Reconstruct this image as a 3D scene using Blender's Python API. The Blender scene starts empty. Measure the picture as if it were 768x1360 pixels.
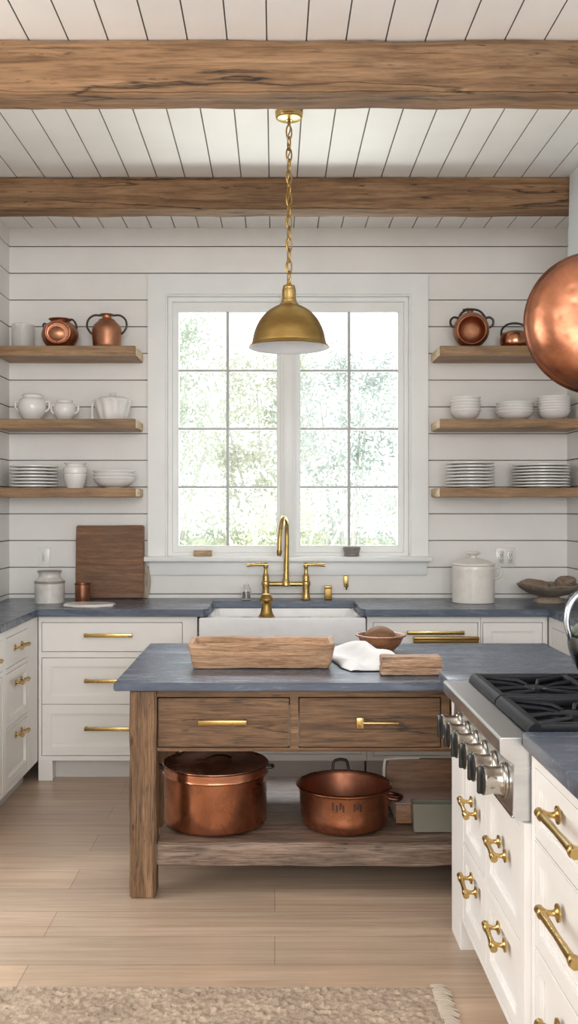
import bpy, bmesh, math, random
from mathutils import Vector, Matrix, noise
PI = math.pi
C = bpy.context.scene.collection
SC = bpy.context.scene
R = random.Random(7)

# ------------------------------------------------------------------ materials
MATS = {}
class NT:
    def __init__(s, name):
        m = bpy.data.materials.new(name); m.use_nodes = True
        s.m = m; s.n = m.node_tree.nodes; s.l = m.node_tree.links
        s.b = s.n['Principled BSDF']; MATS[name] = m
    def node(s, t, **kw):
        n = s.n.new(t)
        for k, v in kw.items():
            if k in n.inputs: n.inputs[k].default_value = v
            else: setattr(n, k, v)
        return n
    def link(s, a, b): s.l.new(a, b)
    def coord(s, scale=(1, 1, 1), rnd=False):
        t = s.node('ShaderNodeTexCoord'); mp = s.node('ShaderNodeMapping')
        mp.inputs['Scale'].default_value = scale
        s.link(t.outputs['Object'], mp.inputs['Vector'])
        if rnd:
            oi = s.node('ShaderNodeObjectInfo'); ml = s.node('ShaderNodeMath', operation='MULTIPLY'); ml.inputs[1].default_value = 37.0
            s.link(oi.outputs['Random'], ml.inputs[0]); s.link(ml.outputs[0], mp.inputs['Location'])
        return mp.outputs['Vector']
    def noise(s, vec, scale, detail=4, rough=.55, dist=0):
        n = s.node('ShaderNodeTexNoise'); n.inputs['Scale'].default_value = scale; n.inputs['Detail'].default_value = detail
        n.inputs['Roughness'].default_value = rough; n.inputs['Distortion'].default_value = dist
        s.link(vec, n.inputs['Vector']); return n.outputs['Fac']
    def ramp(s, fac, stops):
        r = s.node('ShaderNodeValToRGB'); e = r.color_ramp.elements
        e[0].position, e[0].color = stops[0][0], (*stops[0][1], 1)
        e[1].position, e[1].color = stops[-1][0], (*stops[-1][1], 1)
        for p, c in stops[1:-1]:
            q = e.new(p); q.color = (*c, 1)
        s.link(fac, r.inputs['Fac']); return r.outputs['Color']
    def mix(s, a, b, fac=1.0, mode='MULTIPLY'):
        x = s.node('ShaderNodeMix', data_type='RGBA', blend_type=mode)
        if isinstance(fac, (int, float)): x.inputs[0].default_value = fac
        else: s.link(fac, x.inputs[0])
        for v, i in ((a, 6), (b, 7)):
            if isinstance(v, tuple): x.inputs[i].default_value = (*v, 1)
            else: s.link(v, x.inputs[i])
        return x.outputs[2]
    def bump(s, h, strength=.3, dist=.01):
        b = s.node('ShaderNodeBump'); b.inputs['Strength'].default_value = strength; b.inputs['Distance'].default_value = dist
        s.link(h, b.inputs['Height']); s.link(b.outputs['Normal'], s.b.inputs['Normal'])
    def col(s, c):
        if isinstance(c, tuple): s.b.inputs['Base Color'].default_value = (*c, 1)
        else: s.link(c, s.b.inputs['Base Color'])
    def set(s, **kw):
        for k, v in kw.items():
            i = s.b.inputs[k.replace('_', ' ')]
            if isinstance(v, (int, float)): i.default_value = v
            else: s.link(v, i)
def grey(v): return (v, v, v)
def paint(name, c, rough=.45, var=.04, bump=.06):
    t = NT(name); v = t.coord()
    n = t.noise(v, 3, 5)
    t.col(t.ramp(n, [(.3, tuple(x * (1 - var) for x in c)), (.7, tuple(min(1, x * (1 + var)) for x in c))]))
    t.set(Roughness=rough); t.bump(t.noise(v, 60, 4), bump, .003); return t.m
def wood(name, dark, mid, light, axis='x', scale=1.0, rough=.6, bump=.35, crack=.6, crackw=.012, fine=.5):
    t = NT(name)
    def k(a, c): return tuple(v * scale for v in {'x': (a, c, c), 'y': (c, a, c), 'z': (c, c, a)}[axis])
    n = t.noise(t.coord(k(1.6, 26), True), 1.0, 10, .68, .8)
    c = t.ramp(n, [(.30, dark), (.48, mid), (.70, light)])
    n2 = t.noise(t.coord(k(1.4, 4.5), True), 1.0, 6, .65, .5)
    c = t.mix(c, t.ramp(n2, [(.32, grey(.55)), (.5, grey(.95)), (.68, grey(1.2))]), .9)
    n4 = t.noise(t.coord(k(9, 170), True), 1.0, 5, .6, .2)
    c = t.mix(c, t.ramp(n4, [(.33, grey(1 - .75 * fine)), (.5, grey(1)), (.68, grey(1 + .3 * fine))]), 1.0)
    h = t.mix(n, n4, .45, 'MIX')
    if crack > 0:
        n3 = t.noise(t.coord(k(.55, 7.5), True), 1.0, 7, .52, .35)
        line = t.ramp(n3, [(.5 - crackw, grey(1)), (.5, grey(1 - crack)), (.5 + crackw, grey(1))])
        msk = t.ramp(t.noise(t.coord(k(1.1, 2.3), True), 1.0, 4), [(.46, grey(0)), (.54, grey(1))])
        c = t.mix(c, line, msk)
        n5 = t.noise(t.coord(k(14, 60), True), 1.0, 3, .5)
        c = t.mix(c, t.ramp(n5, [(.66, grey(1)), (.74, grey(1 - crack * .8))]), 1.0)
        h = t.mix(h, line, msk)
    t.col(c); t.set(Roughness=rough); t.bump(h, bump, .006); return t.m
def metal(name, c, c2, rough=.25, rv=.15, scale=5, hammer=0, bump=.05, axis=(1, 1, 1)):
    t = NT(name); v = t.coord(axis, True)
    n = t.noise(v, scale, 6, .6, .3)
    t.col(t.ramp(n, [(.32, c2), (.62, c)]))
    mr = t.node('ShaderNodeMapRange'); mr.inputs['To Min'].default_value = rough + rv; mr.inputs['To Max'].default_value = max(.05, rough - rv * .3)
    mr.inputs['From Min'].default_value = .3; mr.inputs['From Max'].default_value = .7
    t.link(n, mr.inputs['Value']); t.set(Metallic=1.0, Roughness=mr.outputs['Result'])
    if hammer:
        vo = t.node('ShaderNodeTexVoronoi'); vo.inputs['Scale'].default_value = hammer; vo.feature = 'SMOOTH_F1'
        t.link(v, vo.inputs['Vector']); t.bump(vo.outputs['Distance'], .35, .008)
    else: t.bump(t.noise(v, scale * 3, 4), bump, .004)
    return t.m

M = {}
M['wall'] = paint('white_shiplap_paint', (.80, .79, .765), .5)
M['ceil'] = paint('white_ceiling_paint', (.85, .84, .82), .5)
M['trim'] = paint('white_trim_paint', (.82, .835, .825), .35)
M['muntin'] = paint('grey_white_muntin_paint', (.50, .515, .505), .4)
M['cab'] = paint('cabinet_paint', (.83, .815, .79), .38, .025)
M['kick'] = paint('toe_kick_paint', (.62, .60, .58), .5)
M['dark'] = paint('shadow_gap', (.05, .045, .04), .8)
M['hood'] = paint('pale_blue_white_paint', (.66, .72, .74), .4)
M['beam'] = wood('hewn_beam_oak', (.105, .052, .022), (.235, .13, .062), (.36, .22, .12), 'x', .75, .75, .8, .85, .010)
M['shelf'] = wood('oak_shelf', (.20, .105, .045), (.31, .18, .085), (.42, .26, .135), 'x', 1.6, .5, .12, .3, .008, .35)
M['shelf_end_lit'] = wood('lit_oak_end', (.5, .36, .2), (.68, .52, .33), (.76, .62, .42), 'y', 2, .6, .1, 0)  # paler oak paints in the light that falls on the shelf ends
M['island'] = wood('reclaimed_pine', (.062, .028, .011), (.155, .080, .035), (.255, .142, .068), 'x', 1.1, .55, .5, .75, .012, .7)
M['island_leg'] = wood('reclaimed_pine_upright', (.07, .034, .015), (.165, .09, .043), (.275, .162, .085), 'z', 1.1, .65, .7, .8, .012, .8)
M['island_shelf'] = wood('weathered_shelf_board', (.075, .046, .032), (.19, .128, .092), (.33, .245, .19), 'x', 1.2, .45, .7, .85, .012, .8)
M['trough'] = wood('dough_trough_wood', (.20, .10, .05), (.43, .25, .14), (.60, .39, .24), 'x', 2.6, .75, .6, .55, .012, .5)
M['block'] = wood('rough_block_wood', (.16, .08, .04), (.42, .25, .15), (.62, .44, .30), 'x', 2.4, .7, .8, .85, .012, .7)
M['board'] = wood('walnut_board', (.085, .032, .011), (.175, .074, .028), (.27, .13, .055), 'x', 1.6, .5, .3, .4, .01, .5)
M['paddle'] = wood('pale_paddle_board', (.3, .22, .16), (.42, .33, .25), (.5, .41, .32), 'z', 2, .6, .1, 0)
M['bowlwood'] = wood('terracotta_brown_bowl', (.2, .075, .028), (.32, .135, .06), (.42, .2, .1), 'x', 2, .45, .2, .2)
M['greybowl'] = wood('grey_brown_bowl', (.13, .10, .075), (.25, .205, .16), (.36, .30, .24), 'x', 2, .5, .3, .3)
M['crate'] = wood('pinkish_crate_wood', (.46, .30, .23), (.68, .50, .42), (.80, .64, .56), 'x', 1.4, .55, .2, .2)
M['crate_dark'] = wood('brown_crate_wood', (.16, .075, .035), (.28, .145, .075), (.36, .2, .11), 'x', 1.4, .5, .2, .2)
M['tin'] = paint('grey_green_tin', (.20, .195, .155), .45, .15, .1)
M['sillblock'] = wood('sill_block_wood', (.35, .22, .12), (.5, .35, .21), (.6, .45, .3), 'x', 2, .6, .1, 0)
M['copper'] = metal('aged_copper', (.66, .295, .17), (.26, .11, .065), .22, .2, 5)
M['copper_dark'] = metal('dull_copper', (.52, .25, .145), (.32, .145, .085), .38, .14, 7)
M['copper_hammer'] = metal('hammered_copper', (.56, .235, .13), (.22, .085, .045), .34, .14, 7, hammer=30)
M['copper_rim'] = metal('dark_copper_rim', (.24, .10, .055), (.10, .045, .03), .32, .15, 9)
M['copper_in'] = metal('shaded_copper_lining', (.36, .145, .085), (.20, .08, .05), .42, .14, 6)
M['iron'] = metal('dark_iron', (.10, .09, .085), (.05, .045, .04), .45, .15, 9)
M['brass'] = metal('warm_brass', (.62, .44, .18), (.42, .28, .095), .24, .12, 8)
M['brass_pol'] = metal('polished_brass', (.80, .53, .16), (.62, .38, .10), .16, .1, 8)
M['brass_old'] = metal('aged_brass', (.46, .305, .105), (.30, .185, .055), .34, .12, 4, bump=.06, axis=(1, 1, 3))
M['steel'] = metal('brushed_steel', (.68, .69, .70), (.58, .595, .61), .28, .06, 3, axis=(1, .2, 8))
M['chrome'] = metal('polished_nickel', (.66, .63, .58), (.42, .39, .35), .12, .08, 4)
M['cast'] = NT('cast_iron_grate'); _t = M['cast']; _t.col((.009, .010, .013)); _t.set(Roughness=.42, Specular_IOR_Level=.16); _t.bump(_t.noise(_t.coord(), 160, 3), .15, .002); M['cast'] = _t.m
M['knobface'] = paint('black_knob_face', (.02, .022, .022), .22, .1, .03)
M['enamel'] = paint('black_burner_enamel', (.004, .004, .004), .5)
MATS['black_burner_enamel'].node_tree.nodes['Principled BSDF'].inputs['Specular IOR Level'].default_value = .05
M['lining'] = paint('white_shade_lining', (.78, .80, .83), .5)
def slate():
    t = NT('blue_grey_slate'); v = t.coord()
    n = t.noise(t.coord((1.0, 5, 5)), 3, 8, .65, .4)
    t.col(t.ramp(n, [(.3, (.048, .064, .094)), (.55, (.088, .112, .158)), (.75, (.16, .19, .24))]))
    t.set(Roughness=t.ramp(n, [(.3, grey(.17)), (.7, grey(.34))])); t.bump(t.noise(t.coord((1, 3, 3)), 9, 8, .66), .42, .006); return t.m
M['slate'] = slate()
def porcelain(name, c, rough=.18, speck=0):
    t = NT(name); v = t.coord((1, 1, 1), True); n = t.noise(v, 14, 6, .6)
    t.col(t.ramp(n, [(.3 + speck, tuple(x * (.94 - speck) for x in c)), (.6, c)]))
    t.set(Roughness=rough); t.b.inputs['Coat Weight'].default_value = .3; t.bump(n, .03, .003); return t.m
M['china'] = porcelain('white_china', (.83, .82, .80))
M['chinarim'] = porcelain('greyer_white_china', (.70, .69, .67))  # slightly greyer white for the switch toggle and outlet sockets
M['stone'] = porcelain('cream_stoneware', (.78, .75, .70), .3, .04)
M['crock'] = porcelain('weathered_white_stoneware', (.68, .66, .63), .4, .12)
M['crockband'] = porcelain('grey_brown_glaze', (.34, .30, .26), .4, .1)
M['sink'] = porcelain('white_fireclay', (.86, .86, .87), .12)
M['marble'] = porcelain('white_marble', (.78, .74, .71), .3, .03)
M['plastic'] = porcelain('white_switch_plastic', (.82, .82, .80), .3)
M['greypot'] = porcelain('grey_stone_pot', (.26, .24, .22), .6, .15)
M['kettle'] = metal('dark_pewter', (.20, .20, .185), (.10, .10, .09), .3, .15, 6)
M['greenlid'] = paint('dark_green_enamel', (.06, .075, .035), .3)
M['steelblue'] = metal('cool_polished_steel', (.62, .66, .72), (.42, .46, .52), .14, .06, 4)
M['bread'] = wood('brown_crust', (.12, .055, .022), (.21, .10, .045), (.30, .16, .08), 'x', 1.5, .8, .5, .2)
M['root'] = wood('dusty_root', (.17, .12, .085), (.28, .20, .145), (.40, .30, .23), 'x', 2.2, .85, .7, .5)
def cloth():
    t = NT('white_linen'); v = t.coord(); t.col(t.ramp(t.noise(v, 8, 4), [(.3, (.74, .735, .73)), (.7, (.82, .815, .81))])); t.set(Roughness=.9)
    t.bump(t.noise(t.coord((400, 400, 400)), 1, 2), .1, .001); return t.m
M['linen'] = cloth()
def glassm(name, tint=(1, 1, 1), rough=.0, ior=1.45):
    t = NT(name); t.col(tint); t.set(Roughness=rough, IOR=ior); t.b.inputs['Transmission Weight'].default_value = 1; return t.m
def pane():
    t = NT('window_glass'); o = t.n['Material Output']
    tr = t.node('ShaderNodeBsdfTransparent'); gl = t.node('ShaderNodeBsdfGlossy', Roughness=.02); mx = t.node('ShaderNodeMixShader')
    fr = t.node('ShaderNodeFresnel', IOR=1.3)
    t.link(fr.outputs[0], mx.inputs[0]); t.link(tr.outputs[0], mx.inputs[1]); t.link(gl.outputs[0], mx.inputs[2]); t.link(mx.outputs[0], o.inputs['Surface'])
    t.n.remove(t.b); return t.m
M['pane'] = pane()
M['glass'] = glassm('clear_glass')
M['frost'] = paint('frosted_pale_glass', (.80, .79, .76), .3)
MATS['frosted_pale_glass'].node_tree.nodes['Principled BSDF'].inputs['Alpha'].default_value = .38
def floorm():
    t = NT('oak_plank_floor'); v = t.coord()
    br = t.node('ShaderNodeTexBrick'); br.offset = .37; br.inputs['Scale'].default_value = 1
    br.inputs['Brick Width'].default_value = 2.1; br.inputs['Row Height'].default_value = .2; br.inputs['Mortar Size'].default_value = .0016; br.inputs['Mortar Smooth'].default_value = .1
    br.inputs['Color1'].default_value = (.86, .86, .86, 1); br.inputs['Color2'].default_value = (1.1, 1.06, 1.02, 1); br.inputs['Mortar'].default_value = (.55, .5, .46, 1); br.inputs['Bias'].default_value = 0
    t.link(v, br.inputs['Vector'])
    n = t.noise(t.coord((1.3, 30, 1)), 1.0, 10, .66, .9)
    c = t.ramp(n, [(.28, (.42, .305, .218)), (.5, (.535, .405, .30)), (.72, (.63, .50, .385))])
    n2 = t.noise(t.coord((.5, 2.2, 1)), 2.2, 4)
    c = t.mix(c, t.ramp(n2, [(.3, grey(.86)), (.7, grey(1.06))]))
    c = t.mix(c, br.outputs['Color'])
    t.col(c); t.set(Roughness=t.ramp(n, [(.3, grey(.36)), (.7, grey(.28))]))
    b = t.mix(n, br.outputs['Color'], .9); t.bump(b, .12, .004); return t.m
M['floor'] = floorm()
def rugm():
    t = NT('beige_wool_rug'); v = t.coord(); n = t.noise(v, 55, 4); n2 = t.noise(t.coord((2, 5, 1)), 2.5, 4)
    c = t.ramp(n, [(.3, (.30, .225, .165)), (.7, (.52, .41, .315))])
    t.col(t.mix(c, t.ramp(n2, [(.3, grey(.8)), (.7, grey(1.15))]))); t.set(Roughness=.95); t.bump(n, .8, .01); return t.m
M['rug'] = rugm()
M['fringe'] = paint('cream_wool_edge', (.60, .52, .43), .95, .15, .5)
def leafm(name, c1, c2):
    t = NT(name); oi = t.noise(t.coord(), 6, 3)
    c = t.ramp(oi, [(.3, c1), (.7, c2)]); t.col(c); t.set(Roughness=.7)
    tl = t.node('ShaderNodeBsdfTranslucent'); t.link(c, tl.inputs['Color']); mx = t.node('ShaderNodeMixShader'); mx.inputs[0].default_value = .5
    o = t.n['Material Output']; t.link(t.b.outputs[0], mx.inputs[1]); t.link(tl.outputs[0], mx.inputs[2]); t.link(mx.outputs[0], o.inputs['Surface']); return t.m
M['leafA'] = leafm('pale_green_leaf', (.40, .46, .36), (.62, .67, .56))  # all three leaf greens are paled to imitate overexposure haze
M['leafB'] = leafm('grey_green_leaf', (.37, .43, .40), (.58, .64, .60))
M['leafC'] = leafm('yellow_green_leaf', (.46, .49, .36), (.66, .68, .55))
M['bark'] = paint('pale_bark', (.5, .49, .46), .9, .2, .4)
M['lawn'] = paint('pale_lawn', (.42, .45, .30), .9, .2, .4)

# ------------------------------------------------------------------ geometry helpers
ORG = {}
def bmn(): return bmesh.new()
def quadbox(bm, x0, x1, y0, y1, z0, z1, bevel=0, seg=2):
    b = bmesh.new()
    bmesh.ops.create_cube(b, size=1)
    for v in b.verts:
        v.co = Vector(((x0 + x1) / 2 + v.co.x * (x1 - x0), (y0 + y1) / 2 + v.co.y * (y1 - y0), (z0 + z1) / 2 + v.co.z * (z1 - z0)))
    if bevel: bmesh.ops.bevel(b, geom=list(b.edges), offset=bevel, segments=seg, affect='EDGES', profile=.5)
    merge(bm, b); return bm
def merge(bm, b, mat=None):
    if mat is not None: b.transform(mat)
    me = bpy.data.meshes.new('tmp'); b.to_mesh(me); b.free(); bm.from_mesh(me); bpy.data.meshes.remove(me)
def box(x0, x1, y0, y1, z0, z1, bevel=.002, seg=2): return quadbox(bmesh.new(), x0, x1, y0, y1, z0, z1, bevel, seg)
def rough_box(x0, x1, y0, y1, z0, z1, step=.05, amp=.004, bev=.006, seed=0, f=7):
    b = bmesh.new(); L = (x1 - x0, y1 - y0, z1 - z0)
    bmesh.ops.create_cube(b, size=1)
    for v in b.verts: v.co = Vector(((x0 + x1) / 2 + v.co.x * L[0], (y0 + y1) / 2 + v.co.y * L[1], (z0 + z1) / 2 + v.co.z * L[2]))
    bmesh.ops.bevel(b, geom=list(b.edges), offset=bev, segments=2, affect='EDGES')
    for ax in range(3):
        n = int(L[ax] / step)
        lo = (x0, y0, z0)[ax]
        for i in range(1, n + 1):
            co = Vector((0, 0, 0)); co[ax] = lo + L[ax] * i / (n + 1); no = Vector((0, 0, 0)); no[ax] = 1
            bmesh.ops.bisect_plane(b, geom=list(b.verts) + list(b.edges) + list(b.faces), plane_co=co, plane_no=no)
    for v in b.verts:
        p = v.co * f + Vector((seed * 13.7, seed * 3.1, 0))
        v.co += amp * noise.noise_vector(p) + amp * .5 * noise.noise_vector(p * 3)
    return b
def lathe(prof, seg=48, cx=0, cy=0, cz=0, close=False):
    """profile [(r,z)...] turned about z"""
    b = bmesh.new(); rings = []
    for r, z in prof:
        if r < 1e-6: rings.append([b.verts.new((cx, cy, cz + z))])
        else: rings.append([b.verts.new((cx + r * math.cos(2 * PI * i / seg), cy + r * math.sin(2 * PI * i / seg), cz + z)) for i in range(seg)])
    for a, c in zip(rings[:-1], rings[1:]):
        for i in range(seg):
            j = (i + 1) % seg
            if len(a) == 1 and len(c) == 1: continue
            if len(a) == 1: b.faces.new((a[0], c[j], c[i]))
            elif len(c) == 1: b.faces.new((a[i], a[j], c[0]))
            else: b.faces.new((a[i], a[j], c[j], c[i]))
    bmesh.ops.recalc_face_normals(b, faces=b.faces)
    return b
def smooth_prof(pts, n=6):
    """Catmull-Rom through pts"""
    out = []
    P = [pts[0]] + list(pts) + [pts[-1]]
    for i in range(1, len(P) - 2):
        p0, p1, p2, p3 = (Vector(P[i - 1]), Vector(P[i]), Vector(P[i + 1]), Vector(P[i + 2]))
        for k in range(n):
            t = k / n
            out.append(tuple(.5 * ((2 * p1) + (p2 - p0) * t + (2 * p0 - 5 * p1 + 4 * p2 - p3) * t * t + (3 * p1 - p0 - 3 * p2 + p3) * t ** 3)))
    out.append(tuple(pts[-1])); return out
def slathe(pts, n=6, seg=48, **kw): return lathe([(max(0, p[0]), p[1]) for p in smooth_prof(pts, n)], seg, **kw)
def tube(path, r, seg=12, closed=False, smooth=0, cap=True, flat=1.0):
    if smooth: path = smooth_prof([tuple(p) for p in path], smooth)
    P = [Vector(p) for p in path]; n = len(P)
    rr = r if isinstance(r, (list, tuple)) else [r] * n
    if isinstance(r, (list, tuple)) and len(r) != n:
        m = len(r) - 1; rr = []
        for i in range(n):
            u = i / (n - 1) * m; k = min(int(u), m - 1); rr.append(r[k] + (r[k + 1] - r[k]) * (u - k))
    b = bmesh.new(); rings = []; up = None
    for i in range(n):
        t = (P[(i + 1) % n] - P[i - 1]) if closed else (P[min(i + 1, n - 1)] - P[max(i - 1, 0)])
        t.normalize()
        if up is None:
            up = Vector((0, 0, 1)) if abs(t.z) < .9 else Vector((0, 1, 0))
        s = t.cross(up); s.normalize(); up = s.cross(t); up.normalize()
        rings.append([b.verts.new(P[i] + rr[i] * (math.cos(2 * PI * k / seg) * s + flat * math.sin(2 * PI * k / seg) * up)) for k in range(seg)])
    pairs = list(zip(rings[:-1], rings[1:])) + ([(rings[-1], rings[0])] if closed else [])
    for a, c in pairs:
        for k in range(seg):
            j = (k + 1) % seg; b.faces.new((a[k], a[j], c[j], c[k]))
    if cap and not closed:
        b.faces.new(rings[0][::-1]); b.faces.new(rings[-1])
    bmesh.ops.recalc_face_normals(b, faces=b.faces); return b
def loft(loops, cap0=True, cap1=True):
    b = bmesh.new(); rs = [[b.verts.new(p) for p in L] for L in loops]; n = len(rs[0])
    for a, c in zip(rs[:-1], rs[1:]):
        for i in range(n):
            j = (i + 1) % n; b.faces.new((a[i], a[j], c[j], c[i]))
    if cap0: b.faces.new(rs[0][::-1])
    if cap1: b.faces.new(rs[-1])
    bmesh.ops.recalc_face_normals(b, faces=b.faces); return b
def rrect(w, d, r, z, cx=0, cy=0, n=5):
    out = []
    for sx, sy, a0 in ((1, 1, 0), (-1, 1, PI / 2), (-1, -1, PI), (1, -1, 3 * PI / 2)):
        for k in range(n + 1):
            a = a0 + PI / 2 * k / n
            out.append((cx + sx * (w / 2 - r) + r * math.cos(a), cy + sy * (d / 2 - r) + r * math.sin(a), z))
    return out
def prism(outline, z0, z1, bevel=0):
    b = bmesh.new(); f = b.faces.new([b.verts.new((x, y, z0)) for x, y in outline])
    g = bmesh.ops.extrude_face_region(b, geom=[f]); vs = [v for v in g['geom'] if isinstance(v, bmesh.types.BMVert)]
    bmesh.ops.translate(b, verts=vs, vec=(0, 0, z1 - z0)); bmesh.ops.recalc_face_normals(b, faces=b.faces)
    if bevel: bmesh.ops.bevel(b, geom=list(b.edges), offset=bevel, segments=2, affect='EDGES')
    return b
def profile_x(outline_yz, x0, x1, bevel=0):
    b = prism(outline_yz, 0, x1 - x0, bevel)   # (a,b,h) -> x=h, y=a, z=b
    for v in b.verts: a, c, h = v.co; v.co = Vector((x0 + h, a, c))
    bmesh.ops.recalc_face_normals(b, faces=b.faces); return b
def profile_y(outline_xz, y0, y1, bevel=0):
    b = prism(outline_xz, 0, y1 - y0, bevel)
    for v in b.verts: a, c, h = v.co; v.co = Vector((a, y0 + h, c))
    bmesh.ops.recalc_face_normals(b, faces=b.faces); return b
def holed(x0, x1, z0, z1, holes, y0, y1, bevel=0):
    """plate in xz with rectangular holes, thickness y0..y1"""
    xs = sorted({x0, x1, *[min(max(h[i], x0), x1) for h in holes for i in (0, 1)]}); zs = sorted({z0, z1, *[min(max(h[i], z0), z1) for h in holes for i in (2, 3)]})
    nx, nz = len(xs) - 1, len(zs) - 1
    def full(i, j):
        if not (0 <= i < nx and 0 <= j < nz): return False
        mx, mz = (xs[i] + xs[i + 1]) / 2, (zs[j] + zs[j + 1]) / 2
        return not any(h[0] < mx < h[1] and h[2] < mz < h[3] for h in holes)
    b = bmesh.new(); V = {}
    def v(i, j, k):
        if (i, j, k) not in V: V[i, j, k] = b.verts.new((xs[i], (y0, y1)[k], zs[j]))
        return V[i, j, k]
    for i in range(nx):
        for j in range(nz):
            if not full(i, j): continue
            b.faces.new((v(i, j, 0), v(i + 1, j, 0), v(i + 1, j + 1, 0), v(i, j + 1, 0)))
            b.faces.new((v(i, j, 1), v(i, j + 1, 1), v(i + 1, j + 1, 1), v(i + 1, j, 1)))
            if not full(i - 1, j): b.faces.new((v(i, j, 0), v(i, j + 1, 0), v(i, j + 1, 1), v(i, j, 1)))
            if not full(i + 1, j): b.faces.new((v(i + 1, j, 0), v(i + 1, j, 1), v(i + 1, j + 1, 1), v(i + 1, j + 1, 0)))
            if not full(i, j - 1): b.faces.new((v(i, j, 0), v(i, j, 1), v(i + 1, j, 1), v(i + 1, j, 0)))
            if not full(i, j + 1): b.faces.new((v(i, j + 1, 0), v(i + 1, j + 1, 0), v(i + 1, j + 1, 1), v(i, j + 1, 1)))
    bmesh.ops.recalc_face_normals(b, faces=b.faces)
    if bevel:
        es = [e for e in b.edges if len(e.link_faces) == 2 and e.calc_face_angle(0) > .5]
        bmesh.ops.bevel(b, geom=es, offset=bevel, segments=1, affect='EDGES')
    return b
def join(*bs):
    out = bmesh.new()
    for b in bs: merge(out, b)
    return out
def xf(b, loc=(0, 0, 0), rot=(0, 0, 0), scale=(1, 1, 1)):
    from mathutils import Euler
    b.transform(Matrix.LocRotScale(Vector(loc), Euler(rot), Vector(scale))); return b
def add(name, bm, mat, parent=None, flat=False, world=True):
    """link a mesh; with a parent, world=True means bm is in world space and is moved into the root's space"""
    if parent is not None and world:
        bm.transform(ORG[parent.name].inverted())
    me = bpy.data.meshes.new(name); bm.to_mesh(me); bm.free()
    o = bpy.data.objects.new(name, me); C.objects.link(o)
    me.materials.append(M[mat])
    if not flat:
        for p in me.polygons: p.use_smooth = True
        me.set_sharp_from_angle(angle=math.radians(38))
    if parent is not None:
        o.parent = parent; ORG[o.name] = ORG[parent.name]
    else: ORG[o.name] = Matrix.Identity(4)
    return o
def tag(o, label, cat, group=None, kind=None):
    o['label'] = label; o['category'] = cat
    if group: o['group'] = group
    if kind: o['kind'] = kind
    return o
def thing(name, label, cat, loc=(0, 0, 0), rot=(0, 0, 0), group=None):
    o = bpy.data.objects.new(name, None); C.objects.link(o); o.empty_display_size = .05
    o.location = loc; o.rotation_euler = rot
    from mathutils import Euler
    ORG[o.name] = Matrix.LocRotScale(Vector(loc), Euler(rot), None)
    return tag(o, label, cat, group)
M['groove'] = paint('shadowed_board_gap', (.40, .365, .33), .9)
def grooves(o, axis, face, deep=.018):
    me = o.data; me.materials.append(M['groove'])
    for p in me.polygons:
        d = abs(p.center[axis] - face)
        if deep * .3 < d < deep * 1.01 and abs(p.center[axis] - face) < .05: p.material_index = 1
def struct(o): o['kind'] = 'structure'; return o
def single(name, bm, mat, label, cat, loc=(0, 0, 0), rot=(0, 0, 0), group=None):
    o = add(name, bm, mat); o.location = loc; o.rotation_euler = rot
    return tag(o, label, cat, group)

# ------------------------------------------------------------------ room shell
H = 1.44; F = 1264.0
YW = 5.63; XL = -1.57; XR = 1.73; ZC = 3.097
def struct_tag(o, label, cat): return tag(o, label, cat, None, 'structure')
add('floor', box(-4.5, XR + 1.2, -2.5, YW + .1, -.06, 0, 0), 'floor', None, True)
struct_tag(bpy.data.objects['floor'], 'wide pale oak plank floor running across the kitchen', 'floor')

def plank_profile(a0, a1, first, pitch, gap=.005, deep=.018):
    """heights along a, with grooves at first + k*pitch"""
    g = []; k = math.ceil((a0 - first) / pitch + 1e-6); 
    while first + k * pitch < a1 - 1e-6:
        g.append(first + k * pitch); k += 1
    pts = [(a0, 0)]
    for c in g:
        pts += [(c - gap / 2 - .001, 0), (c - gap / 2, deep * .15), (c - gap / 2, deep), (c + gap / 2, deep), (c + gap / 2, deep * .15), (c + gap / 2 + .001, 0)]
    pts.append((a1, 0)); return pts
SEAM0, PITCH = 1.249, .1581
def shiplap_back(x0, x1, z0, z1):
    p = plank_profile(z0, z1, SEAM0, PITCH)
    out = [(YW + d, z) for z, d in p] + [(YW + .1, z1), (YW + .1, z0)]
    return profile_x(out, x0, x1)
WX0, WX1, WZ0, WZ1 = -.655, .815, 1.155, 2.715
wb = join(shiplap_back(XL - .1, WX0, 0, ZC), shiplap_back(WX1, XR + .1, 0, ZC), shiplap_back(WX0, WX1, WZ1, ZC), shiplap_back(WX0, WX1, 0, WZ0))
struct_tag(add('wall_back', wb, 'wall', None, True), 'white horizontal shiplap wall behind sink and window', 'wall')
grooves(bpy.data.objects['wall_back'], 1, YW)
p = plank_profile(0, ZC, SEAM0, PITCH)
wl = profile_y([(XL - d, z) for z, d in p] + [(XL - .1, ZC), (XL - .1, 0)], 3.4, YW)
struct_tag(add('wall_left', wl, 'wall', None, True), 'white shiplap wall at the left corner beside the open shelves', 'wall')
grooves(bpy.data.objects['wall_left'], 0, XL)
wr = profile_y([(XR + d, z) for z, d in p] + [(XR + .1, ZC), (XR + .1, 0)], 2.6, YW)
struct_tag(add('wall_right', wr, 'wall', None, True), 'white shiplap wall at the right corner beside the plate shelves', 'wall')
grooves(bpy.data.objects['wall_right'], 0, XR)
struct_tag(add('wall_far_left', xf(holed(-2.6, YW, 0, ZC, [(1.0, 3.6, .25, 2.5)], 0, .1), (-4.5, 0, 0), (0, 0, PI / 2)), 'wall', None, True), 'added unseen white wall with a wide opening, narrowing daylight from the left', 'wall')  # added out of view to cut the daylight coming from the left
struct_tag(add('wall_rear', box(-4.6, XR + 1.2, -2.6, -2.5, 0, ZC, 0), 'wall', None, True), 'plain white wall behind the viewer', 'wall')
p = plank_profile(-4.5, XR + 1.2, -.028, .1405, .005, .012)
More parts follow.
